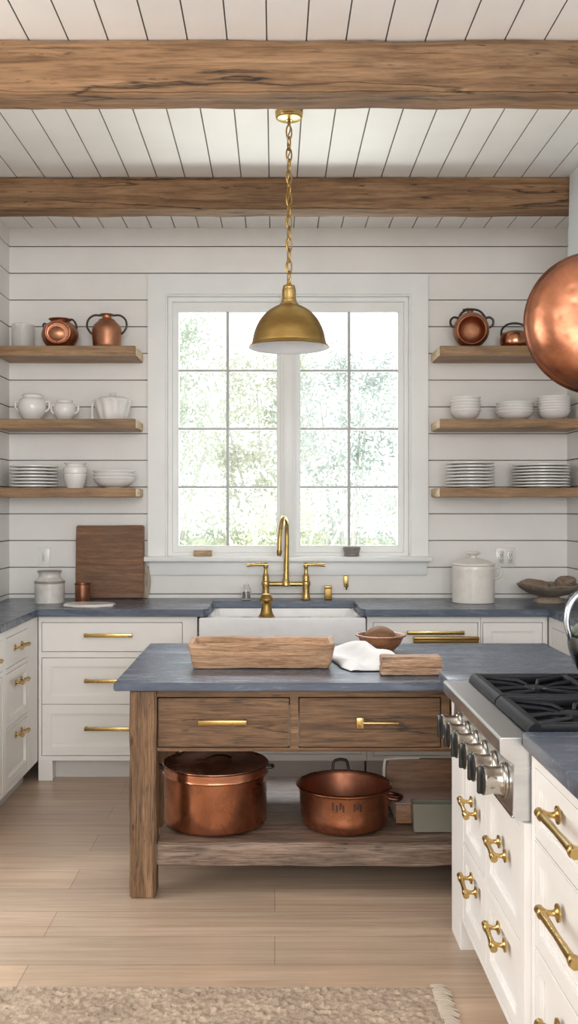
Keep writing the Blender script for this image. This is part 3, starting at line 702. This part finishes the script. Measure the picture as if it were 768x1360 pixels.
# switch and outlet
t = thing('light_switch', 'white toggle switch plate on the shiplap above the crock', 'switch', (-1.366, YW, 1.15))
add('plate', box(-1.402, -1.330, YW - .007, YW - .0005, 1.092, 1.208, .003), 'plastic', t)
add('toggle', join(box(-1.373, -1.359, YW - .010, YW - .006, 1.125, 1.175, .001), box(-1.371, -1.361, YW - .022, YW - .008, 1.148, 1.166, .002)), 'chinarim', t)
t = thing('wall_outlet', 'white double wall outlet plate behind the lidded canister', 'outlet', (1.365, YW, 1.15))
add('plate', box(1.308, 1.422, YW - .007, YW - .0005, 1.092, 1.208, .003), 'plastic', t)
for ox in (1.338, 1.392):
    s = add('socket', box(ox - .017, ox + .017, YW - .0095, YW - .006, 1.112, 1.188, .002), 'chinarim', t)
    q = bmesh.new()
    for oz in (1.133, 1.165):
        quadbox(q, ox - .008, ox - .005, YW - .0102, YW - .009, oz - .006, oz + .006); quadbox(q, ox + .005, ox + .008, YW - .0102, YW - .009, oz - .006, oz + .006)
        merge(q, xf(lathe([(0, 0), (.003, 0), (.003, .001), (0, .001)], 10), (ox, YW - .0092, oz - .012), (PI / 2, 0, 0)))
    add('slot', q, 'dark', s)

# faucet
FY = 5.53
t = thing('bridge_faucet', 'brass bridge faucet with tall gooseneck spout and two lever handles', 'faucet', (.065, FY, .911))
for px_, s in ((-.052, -1), (.182, 1)):
    add('post', slathe([(0, .911), (.030, .911), (.030, .918), (.022, .924), (.021, .985), (.025, .992), (.025, 1.012), (.020, 1.020), (.019, 1.045), (.012, 1.062), (.0105, 1.09), (.014, 1.098), (.014, 1.108), (0, 1.11)], 3, 28, cx=px_, cy=FY), 'brass', t)
    add('lever', tube([(px_ + s * -.012, FY, 1.113), (px_ + s * .015, FY, 1.114), (px_ + s * .06, FY - .006, 1.113), (px_ + s * .112, FY - .012, 1.110)], [.009, .0095, .0085, .0105], 12), 'brass', t)
add('bridge', join(tube([(-.052, FY, 1.0), (.182, FY, 1.0)], .0135, 16), slathe([(.0, .985), (.024, .988), (.026, 1.0), (.022, 1.018), (.018, 1.03)], 4, 24, cx=.065, cy=FY)), 'brass', t)
sp = [(.066, FY, 1.02), (.067, FY, 1.10), (.070, FY, 1.22), (.070, FY, 1.30), (.068, FY - .015, 1.35), (.060, FY - .06, 1.385), (.047, FY - .115, 1.385), (.036, FY - .16, 1.345), (.028, FY - .185, 1.27), (.026, FY - .19, 1.20)]
add('spout', tube(sp, [.018, .0155, .0135, .013, .013, .013, .013, .0125, .0125, .0125], 16, smooth=6), 'brass', t)
add('nozzle', tube([(.026, FY - .19, 1.205), (.0255, FY - .191, 1.19), (.025, FY - .192, 1.172)], [.015, .015, .010], 16), 'brass_old', t)
t = thing('brass_stand', 'small brass pedestal with bell-shaped foot on the front rim of sink', 'stand', (-.043, 4.995, .870))
add('base', slathe([(0, 0), (.042, 0), (.042, .004), (.032, .022), (.027, .05), (.027, .072), (.031, .078)], 5, 32), 'brass_old', t, False, False)
add('cup', slathe([(.031, .078), (.036, .083), (.037, .095), (.030, .106), (.022, .118), (.015, .121), (0, .122)], 5, 32), 'brass_old', t, False, False)
t = thing('glass_shaker', 'small clear glass bottle beside the left end of the faucet', 'bottle', (X(327, 5.5), 5.51, .911))
add('bottle', lathe([(0, 0), (.025, 0), (.027, .004), (.025, .06), (.018, .078), (.016, .09), (.013, .09), (.015, .076), (.021, .058), (.023, .008), (0, .008)], 28), 'glass', t, False, False)
add('contents', lathe([(0, .009), (.0225, .009), (.0208, .045), (0, .045)], 28), 'greypot', t, False, False)
t = thing('soap_pump', 'short square brass soap dispenser to the right of the faucet', 'dispenser', (X(436, 5.52), 5.52, .911))
add('body', box(-.021, .021, -.021, .021, 0, .066, .004), 'brass_old', t, False, False)
add('cap', box(-.023, .023, -.023, .023, .067, .080, .004), 'brass', t, False, False)
t = thing('brass_hook', 'small brass hook fixed to the white wall beneath the window sill', 'hook', (X(460, 5.6), YW, 1.0))
hx = X(460, 5.61)
add('hanging_plate', box(hx - .014, hx + .014, YW - .012, YW - .0005, .975, 1.042, .004), 'brass', t)
add('hook', tube([(hx, YW - .01, .995), (hx, YW - .03, .972), (hx, YW - .042, .965), (hx, YW - .05, .98)], .005, 10, smooth=4), 'brass', t)
single('wood_block', box(-.053, .053, -.02, .02, 0, .036, .003), 'sillblock', 'small pale wooden block on the window sill at left', 'block', (X(270, 5.62), 5.60, 1.158))
t = single('stone_pot', slathe([(0, 0), (.038, 0), (.045, .006), (.044, .02), (.048, .024), (.047, .034), (.051, .038), (.052, .052), (.046, .054), (.042, .046), (0, .042)], 4, 36), 'greypot', 'little dark grey stone pot on the window sill at right', 'pot', (X(467, 5.62), 5.605, 1.158))
# canister
t = thing('lidded_canister', 'tall cream stoneware canister with knobbed lid and side handle', 'canister', (X(629, 5.38), 5.38, .911))
add('body', slathe([(0, 0), (.112, 0), (.117, .006), (.118, .03), (.118, .18), (.120, .186), (.118, .205), (.112, .208), (0, .2)], 4, 56), 'stone', t, False, False)
l = add('lid', slathe([(.1215, .2085), (.122, .214), (.116, .222), (.09, .232), (.05, .243), (.026, .247), (0, .248)], 4, 56), 'stone', t, False, False)
add('knob', slathe([(.022, .247), (.018, .252), (.020, .262), (.038, .272), (.040, .278), (.030, .283), (0, .282)], 4, 32), 'stone', l, False, False)
add('handle', handle_loop([(.114, -.01, .192), (.145, -.01, .193), (.158, -.01, .175), (.150, -.01, .150), (.128, -.01, .132), (.114, -.01, .128)], .007), 'stone', t, False, False)
# grey bowl with roots
t = thing('wooden_bowl', 'wide footed grey-brown bowl in the right worktop corner', 'bowl', (1.545, 5.36, .911))
add('bowl', slathe([(0, .03), (.03, .03), (.10, .045), (.155, .075), (.176, .098), (.173, .102), (.150, .085), (.10, .058), (0, .048)], 5, 56), 'greybowl', t, False, False)
add('foot', lathe([(0, 0), (.085, 0), (.088, .006), (.07, .022), (.05, .036), (0, .036)], 44), 'paddle', t, False, False)
def lump(rx, ry, rz, seed, amp=.18, seg=28):
    b = bmesh.new(); bmesh.ops.create_uvsphere(b, u_segments=seg, v_segments=seg // 2, radius=1)
    for v in b.verts:
        k = 1 + amp * noise.noise(v.co * 1.6 + Vector((seed * 7.3, 0, seed))) + amp * .35 * noise.noise(v.co * 5 + Vector((seed, 3, 1)))
        v.co = Vector((v.co.x * rx * k, v.co.y * ry * k, v.co.z * rz * k))
    return b
single('root_vegetable', lump(.085, .045, .03, 3), 'root', 'pale dusty root in the footed bowl, the one toward the window', 'vegetable', (1.465, 5.35, 1.012), (0, .1, .1), 'roots in the footed bowl')
single('root_vegetable', lump(.062, .05, .04, 8), 'root', 'darker knobbly root in the footed bowl, the one by the wall', 'vegetable', (1.635, 5.345, 1.022), (0, -.1, .4), 'roots in the footed bowl')

# ------------------------------------------------------------------ things on the island
ZI = .803
t = thing('dough_trough', 'long tapered hand-carved wooden dough trough on the island top', 'trough', (-.045, 3.87, ZI))
def tr(w, d, z, r=.014, dx=-.008): return rrect(w * .965, d, r, z, dx, 0, 4)
tb = loft([tr(.555, .165, 0), tr(.575, .18, .02), tr(.600, .205, .078), tr(.606, .212, .098), tr(.602, .208, .102), tr(.568, .172, .100), tr(.545, .15, .075), tr(.50, .12, .03)])
bmesh.ops.subdivide_edges(tb, edges=[e for e in tb.edges if e.calc_length() > .12], cuts=10, use_grid_fill=True)
for v in tb.verts: v.co += .0035 * noise.noise_vector(v.co * 14) + Vector((0, 0, .004 * noise.noise(v.co * 6 + Vector((3, 0, 0)))))
for v in tb.verts: v.co.z = max(v.co.z, 0)
add('trough_body', tb, 'trough', t, False, False)
# linen
n = 64; cb = bmesh.new(); grid = []
for i in range(n + 1):
    row = []
    for j in range(n + 1):
        u, v = i / n * 2 - 1, j / n * 2 - 1
        px_, py_ = u * .135 + .02 * noise.noise(Vector((v * 2, 1.3, 0))), v * .215 + .02 * noise.noise(Vector((u * 2, 4.3, 0)))
        px_ += .05 * v * -.6
        e = max(0, 1 - (u * u) ** 1.5) * max(0, 1 - (v * v) ** 1.4)
        fold = 1 - abs(math.sin(3.1 * u + 1.1 * v + 1.2 * noise.noise(Vector((u * 1.2, v * 1.2, 2)))))
        h = e ** .6 * (.026 + .022 * fold + .03 * (.5 + noise.noise(Vector((u * 1.3 + 2, v * 1.1, .4))))) + .004 * noise.noise(Vector((u * 3, v * 3, 7)))
        row.append(cb.verts.new((px_, py_, .002 + max(0, h))))
    grid.append(row)
for i in range(n):
    for j in range(n): cb.faces.new((grid[i][j], grid[i + 1][j], grid[i + 1][j + 1], grid[i][j + 1]))
o = single('linen_towel', cb, 'linen', 'crumpled white linen towel between dough trough and wooden block', 'towel', (.372, 3.945, ZI), (0, 0, .12))
o.modifiers.new('thick', 'SOLIDIFY').thickness = .002
# bowl with loaf
t = thing('serving_bowl', 'brown wooden bowl holding a loaf on the island', 'bowl', (.475, 4.26, ZI))
add('bowl_body', slathe([(0, 0), (.055, 0), (.06, .004), (.085, .03), (.098, .055), (.104, .064), (.113, .067), (.112, .073), (.100, .072), (.085, .055), (.06, .022), (0, .014)], 5, 52), 'bowlwood', t, False, False)
single('bread_loaf', lump(.066, .06, .042, 5, .08), 'bread', 'round brown loaf sitting in the brown bowl on the island', 'bread', (.47, 4.26, ZI + .066))
b = join(rough_box(.408, .638, 3.63, 3.715, ZI, ZI + .029, .02, .003, .003, 21, 16), rough_box(.409, .639, 3.632, 3.715, ZI + .0295, ZI + .068, .02, .003, .003, 22, 16))
for v in b.verts: v.co.z = max(v.co.z, ZI)
single('timber_block', b, 'block', 'rough sawn timber block near the front edge of the island top', 'block')
# ------------------------------------------------------------------ low shelf pots
ZL = .2095
t = thing('stock_pot', 'large lidded copper stock pot on the island shelf, biggest of the pots', 'pot', (-.233, 3.755, ZL))
add('body', lathe([(0, 0), (.188, 0), (.197, .005), (.202, .014), (.201, .19), (.203, .194), (.0, .194)], 72), 'copper', t, False, False)
ld = add('lid', lathe([(.205, .194), (.207, .196), (.205, .199), (.2046, .202), (.2045, .212), (.2042, .223), (.204, .226), (.2075, .229), (.206, .233), (.195, .231), (.12, .236), (0, .240)], 72), 'copper', t, False, False)
add('rim', join(lathe([(.2045, .1925), (.2075, .195), (.2045, .1975)], 72), lathe([(.2045, .226), (.209, .2295), (.2045, .233)], 72)), 'copper_rim', t, False, False)
add('lid_handle', tube([(-.065, -.03, .236), (-.035, -.02, .247), (0, 0, .256), (.035, .02, .25), (.06, .04, .237)], .007, 10, smooth=4, flat=.6), 'copper_rim', ld, False, False)
for s in (-1, 1):
    add('handle', join(tube([(s * .2, -.02, .213), (s * .222, -.02, .215), (s * .226, -.005, .215), (s * .222, .01, .214), (s * .2, .01, .213)], .006, 10, smooth=4), box(min(s * .198, s * .206), max(s * .198, s * .206), -.035, .025, .202, .223, .002)), 'iron', t, False, False)
t = thing('copper_pan', 'open copper pan with stamped front and rear iron loop on island shelf', 'pan', (.272, 3.725, ZL))
add('body', lathe([(0, 0), (.150, 0), (.158, .004), (.166, .014), (.172, .05), (.176, .140), (.181, .147), (.188, .150), (.189, .155), (.182, .158), (.178, .155)], 72), 'copper', t, False, False)
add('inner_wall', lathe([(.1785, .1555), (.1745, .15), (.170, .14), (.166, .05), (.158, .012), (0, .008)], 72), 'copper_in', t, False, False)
add('handle', tube([(-.035, .178, .135), (-.03, .185, .185), (-.012, .187, .197), (.012, .187, .197), (.026, .185, .188), (.035, .178, .135)], .006, 10, smooth=4), 'iron', t, False, False)
add('handle', tube([(.17, -.045, .108), (.205, -.05, .105), (.222, -.015, .107), (.205, .02, .105), (.172, .03, .108)], .0075, 10, smooth=5), 'copper_rim', t, False, False)
sm = bmesh.new()
def stroke(a0, a1, z0, z1, w=.005):
    pts = []
    for k in range(5):
        u = k / 4; a = a0 + (a1 - a0) * u; z = z0 + (z1 - z0) * u; rr = .172 + (z - .05) / .09 * .004 + .0004
        pts.append((rr * math.sin(a), -rr * math.cos(a), z))
    merge(sm, tube(pts, w * .32, 6))
for gx in (-.24, -.17, -.10, .14, .21, .28):
    hgt = .1 + R.uniform(-.006, .006)
    for dx in (0, .025): stroke(gx + dx, gx + dx + R.uniform(-.01, .01), hgt, hgt + .026)
    for q in (.002, .013, .024):
        if R.random() < .9: stroke(gx, gx + .03, hgt + q, hgt + q + R.uniform(-.003, .003))
for gx in (-.33, -.30): stroke(gx, gx, .10, .13)
add('stamped_mark', sm, 'iron', t, False, False)
# crate and tin
t = thing('wooden_crate', 'pinkish open wooden crate with tall brown back board on island shelf', 'crate', (.62, 4.05, ZL))
add('floor_board', box(.474, .86, 3.728, 3.925, ZL, ZL + .075, .004), 'crate', t)
bp = loft([rrect(.40, .018, .008, 0, 0, 0), rrect(.405, .02, .008, .16, 0, .012), rrect(.39, .02, .008, .182, 0, .014), rrect(.36, .018, .008, .19, 0, .015)])
add('back_board', xf(bp, (.660, 3.936, ZL + .0005)), 'crate_dark', t)
add('front_board', box(.472, .86, 3.714, 3.7275, ZL, ZL + .072, .004), 'crate_dark', t)
add('edge_strip', tube([(.455, 3.928, ZL + .01), (.452, 3.935, ZL + .10), (.455, 3.94, ZL + .175), (.475, 3.942, ZL + .193), (.60, 3.944, ZL + .197)], .006, 8, smooth=5), 'china', t)
t = thing('tin_box', 'grey-green square tin box in front of the wooden crate', 'box', (.67, 3.645, ZL))
tbx = loft([rrect(.28, .06, .006, 0), rrect(.288, .064, .006, .098), rrect(.292, .066, .006, .101), rrect(.292, .066, .006, .106), rrect(.278, .054, .006, .106), rrect(.27, .05, .006, .01)])
add('box_body', xf(tbx, (.67, 3.645, ZL)), 'tin', t)

# ------------------------------------------------------------------ pendant
PX_, PY_ = .060, 3.99
t = thing('pendant_lamp', 'aged brass dome pendant lamp hung by a chain over the island', 'lamp', (PX_, PY_, ZC))
add('ceiling_canopy', slathe([(0, ZC - .034), (.012, ZC - .034), (.02, ZC - .031), (.05, ZC - .024), (.056, ZC - .017), (.057, ZC - .004), (.053, ZC - .0005), (0, ZC - .0005)], 4, 44, cx=PX_, cy=PY_), 'brass', t)
ch = bmesh.new(); zt = ZC - .034; k = 0; zlow = 2.385
merge(ch, tube([(PX_, PY_, zt + .003), (PX_, PY_, zt - .02)], .007, 10))
z = zt - .018
while z > zlow:
    L = .058; a = .0125; pts = []
    for q in range(20):
        th = 2 * PI * q / 20
        dx, dz = a * math.cos(th), (L / 2) * math.sin(th)
        ang = (0.45 if k % 2 == 0 else 0.45 + PI / 2)
        pts.append((PX_ + dx * math.cos(ang), PY_ + dx * math.sin(ang), z - L / 2 + dz))
    merge(ch, tube(pts, .0033, 7, closed=True)); z -= L - .011; k += 1
add('chain', ch, 'brass_old', t)
cp = []
for i in range(60):
    u = i / 59; cp.append((PX_ + .006 * math.sin(u * 50), PY_ + .006 * math.cos(u * 50), zt - .01 + (zlow - .02 - zt) * u))
add('cord', tube(cp, .0028, 7), 'brass_old', t)
add('socket_cap', slathe([(0, 2.392), (.008, 2.392), (.010, 2.378), (.022, 2.374), (.026, 2.366), (.026, 2.36), (.029, 2.355), (.030, 2.315), (.033, 2.31), (.034, 2.30), (.040, 2.296), (.044, 2.285)], 3, 36, cx=PX_, cy=PY_), 'brass', t)
so = [(.038, 2.292), (.058, 2.284), (.092, 2.262), (.122, 2.228), (.143, 2.185), (.153, 2.145), (.156, 2.128)]
shd = smooth_prof(so, 6)
lip = [(.158, 2.127), (.168, 2.118), (.170, 2.114), (.166, 2.112)]
add('shade', lathe(shd + lip, 72, PX_, PY_), 'brass_old', t)
inn = [(max(r - .004, .001), z - .003) for r, z in shd] 
add('shade_lining', lathe([(0.0, 2.288)] + inn + [(.164, 2.1125)], 72, PX_, PY_), 'lining', t)
add('bulb', slathe([(0, 2.17), (.018, 2.174), (.028, 2.195), (.022, 2.225), (.012, 2.25), (.012, 2.285)], 5, 28, cx=PX_, cy=PY_), 'china', t)

# ------------------------------------------------------------------ hanging copper pan and hood
D0 = 2.66; hxp, hzp = (793 - 365) * D0 / F, H - (428 - 675) * D0 / F
t = thing('hanging_skillet', 'big hammered copper pan hanging at the right edge, base facing the room', 'pan', (hxp, D0, hzp))
Rp = .193
pb = slathe([(0, .090), (.06, .089), (.11, .083), (.150, .068), (.176, .045), (.189, .018), (.193, 0), (.189, -.002), (.178, .03), (.1, .074), (0, .08)], 6, 72)
rot = Matrix.Rotation(-.03, 4, 'Z') @ Matrix.Rotation(-.02, 4, 'X') @ Matrix.Rotation(PI / 2, 4, 'X')
pb.transform(rot); add('body', pb, 'copper_hammer', t, False, False)
rb = lathe([(.190, .008), (.196, .004), (.201, -.002), (.202, -.010), (.198, -.015), (.190, -.010), (.189, 0)], 72); rb.transform(rot)
add('rim', rb, 'copper_rim', t, False, False)
hd = tube([(0, .195, -.01), (0, .28, -.012), (0, .42, -.010), (0, .45, -.02), (0, .46, -.035), (0, .45, -.05)], [.013, .011, .010, .009, .008, .007], 12, smooth=3); hd.transform(rot)
add('handle', hd, 'iron', t, False, False)
top = rot @ Vector((0, .452, -.03))
hk = tube([(top.x, top.y, top.z + .0), (top.x, top.y + .0, top.z + .05), (top.x, top.y, ZC - hzp - .001)], .006, 10)
add('hanging_hook', hk, 'iron', t, False, False)
t = thing('range_hood', 'tall pale blue-white boxed hood on the right wall behind the hanging pan', 'hood', (1.6, 4.35, 2.25))
add('hood_body', loft([[(x, y, z) for x, y in ((a, 4.0), (XR - .001, 4.0), (XR - .001, 4.735), (a, 4.735))] for a, z in ((1.44, 2.24), (1.44, 2.30), (1.452, 2.34), (1.468, ZC - .002))]), 'hood', t)
add('hood_lip', box(1.43, XR - .001, 3.99, 4.745, 2.21, 2.2395, .004), 'hood', t)

# ------------------------------------------------------------------ rug
nx, ny = 330, 190; rb = bmesh.new(); rows = []
RX0, RX1, RY0, RY1 = -2.1, .485, 1.45, 2.845
for j in range(ny + 1):
    row = []
    for i in range(nx + 1):
        x = RX0 + (RX1 - RX0) * i / nx; y = RY0 + (RY1 - RY0) * j / ny
        edge = min(1, min(i, nx - i, j, ny - j) / 2)
        h = .007 + .008 * noise.noise(Vector((x * 75, y * 75, 0))) + .004 * noise.noise(Vector((x * 22, y * 40, 3)))
        row.append(rb.verts.new((x + .003 * noise.noise(Vector((x * 60, y * 60, 5))), y + .004 * noise.noise(Vector((x * 40, y * 60, 8))), .002 + max(.001, h + .006) * edge)))
    rows.append(row)
for j in range(ny):
    for i in range(nx): rb.faces.new((rows[j][i], rows[j][i + 1], rows[j + 1][i + 1], rows[j + 1][i]))
t = thing('woven_rug', 'thick beige woven wool rug lying on the oak floor, nearest the viewer', 'rug', (-.8, 2.1, 0))
add('pile', rb, 'rug', t)
fr = bmesh.new(); y = RY0
while y < RY1:
    a = R.uniform(-.25, .25); L = R.uniform(.022, .04)
    merge(fr, tube([(RX1 - .02, y, .014), (RX1 + L * .4, y + a * .01, .014), (RX1 + L, y + a * L, .006)], [.0045, .005, .003], 6)); y += R.uniform(.008, .012)
add('fringe', fr, 'fringe', t)

# ------------------------------------------------------------------ garden outside the window
struct_tag(add('ground_outside', box(-30, 30, YW + .4, 60, -.5, -.4, 0), 'lawn', None, True), 'pale sunlit ground outside the window', 'ground')
def leaf_cloud(clusters, size, seed):
    r = random.Random(seed); vs, fs = [], []
    for (cx, cy, cz, rad, n) in clusters:
        for _ in range(n):
            d = Vector((r.gauss(0, 1), r.gauss(0, 1), r.gauss(0, 1))) * rad * .5
            c = Vector((cx, cy, cz)) + d
            a = Vector((r.uniform(-1, 1), r.uniform(-1, 1), r.uniform(-1, 1))).normalized(); b = a.orthogonal().normalized()
            s = size * r.uniform(.6, 1.4); k = len(vs)
            vs += [c - a * s, c + b * s * .45, c + a * s, c - b * s * .45]; fs.append((k, k + 1, k + 2, k + 3))
    me = bpy.data.meshes.new('foliage'); me.from_pydata([tuple(v) for v in vs], [], fs); b = bmesh.new(); b.from_mesh(me); bpy.data.meshes.remove(me); return b
def garden_tree(name, x, y, h, w, mat, lab, cat, seed, ncl, per, size, zlo=.2):
    r = random.Random(seed); t = thing(name, lab, cat, (x, y, -.4), group='plants beyond the window')
    cl = []
    for _ in range(ncl):
        u = r.random(); zz = zlo + (h - zlo) * u; ww = w * (1 - .35 * u) 
        cl.append((x + r.uniform(-ww, ww), y + r.uniform(-ww, ww) * .6, zz, r.uniform(.14, .42), int(per * r.uniform(.3, 1.5))))
    add('foliage', leaf_cloud(cl, size, seed), mat, t, True)
    tk = bmesh.new()
    for q in range(5):
        a = r.uniform(-.5, .5)
        merge(tk, tube([(x + .08 * (q - 2), y, -.4), (x + .12 * (q - 2) + a * .2, y, h * .4), (x + .3 * (q - 2) + a * w, y + r.uniform(-.3, .3), h * .9)], [.035, .025, .006], 7, smooth=4))
    add('trunk', tk, 'bark', t)
garden_tree('garden_tree', -1.3, 10.6, 3.4, .8, 'leafA', 'pale green tree seen through the panes nearest the left jamb', 'tree', 1, 95, 95, .03)
garden_tree('garden_tree', -.15, 13.2, 3.5, .8, 'leafC', 'yellow-green tree seen behind the gooseneck side of the left sash', 'tree', 2, 110, 95, .036)
garden_tree('garden_tree', .75, 10.2, 3.0, .75, 'leafB', 'grey-green tree seen through the right sash beside the mullion', 'tree', 3, 95, 95, .03)
garden_tree('garden_tree', 2.2, 11.8, 3.2, .75, 'leafA', 'pale tree seen through the panes nearest the right jamb', 'tree', 4, 100, 95, .032)
for k, (x, y, m, lab) in enumerate(((-1.35, 8.2, 'leafA', 'low bush seen at the foot of the left sash'), (.1, 8.9, 'leafC', 'low yellowish bush seen behind the faucet spout'), (1.5, 8.3, 'leafC', 'low bush seen above the little stone pot'))):
    garden_tree('garden_bush', x, y, 1.75, .42, m, lab, 'bush', 20 + k, 70, 85, .026, -.3)

# ------------------------------------------------------------------ light, world, camera
W = bpy.data.worlds.new('World'); SC.world = W; W.use_nodes = True
bg = W.node_tree.nodes['Background']; bg.inputs['Color'].default_value = (.94, .975, 1.0, 1); bg.inputs['Strength'].default_value = 1.5
def area(name, loc, rot, sx, sy, e, c=(1, 1, 1)):
    d = bpy.data.lights.new(name, 'AREA'); d.shape = 'RECTANGLE'; d.size = sx; d.size_y = sy; d.energy = e; d.color = c
    o = bpy.data.objects.new(name, d); C.objects.link(o); o.location = loc; o.rotation_euler = rot; return o
def aim(o, tgt): o.rotation_euler = (Vector(tgt) - o.location).to_track_quat('-Z', 'Y').to_euler()
a = area('daylight_above_window', (.08, 7.6, 4.4), (0, 0, 0), 3.2, 1.6, 520, (.93, .97, 1)); aim(a, (.1, 4.6, .8))
a = area('left_daylight', (-3.6, 2.6, 1.9), (0, 0, 0), 2.2, 2.0, 52, (.99, .99, 1)); aim(a, (-1.0, 3.7, 0))
a = area('ground_bounce', (.08, 7.3, .35), (0, 0, 0), 4.2, 1.4, 190, (.97, 1, .97)); aim(a, (.1, 4.1, 3.3))
a = area('rear_fill', (.2, -2.2, 2.2), (0, 0, 0), 3.2, 2.2, 115, (.98, .99, 1)); aim(a, (.1, 5.0, 1.2))  # added indoor fill lamp, brightening cabinets and back wall from the front

cam = bpy.data.cameras.new('camera'); co = bpy.data.objects.new('camera', cam); C.objects.link(co); SC.camera = co
co.location = (0, 0, H); co.rotation_euler = (PI / 2, 0, 0)
cam.sensor_fit = 'VERTICAL'; cam.sensor_height = 24; cam.sensor_width = 24; cam.lens = F * 24 / 1360
cam.shift_x = (384 - 365) / 1360; cam.shift_y = -(680 - 675) / 1360; cam.clip_end = 200; cam.clip_start = .05
SC.view_settings.view_transform = 'Standard'; SC.view_settings.look = 'None'; SC.view_settings.exposure = 0.5; SC.view_settings.gamma = 1.0
SC.cycles.use_denoising = True
SC.cycles.max_bounces = 10; SC.cycles.diffuse_bounces = 6; SC.cycles.transparent_max_bounces = 16
SC.cycles.sample_clamp_indirect = 6
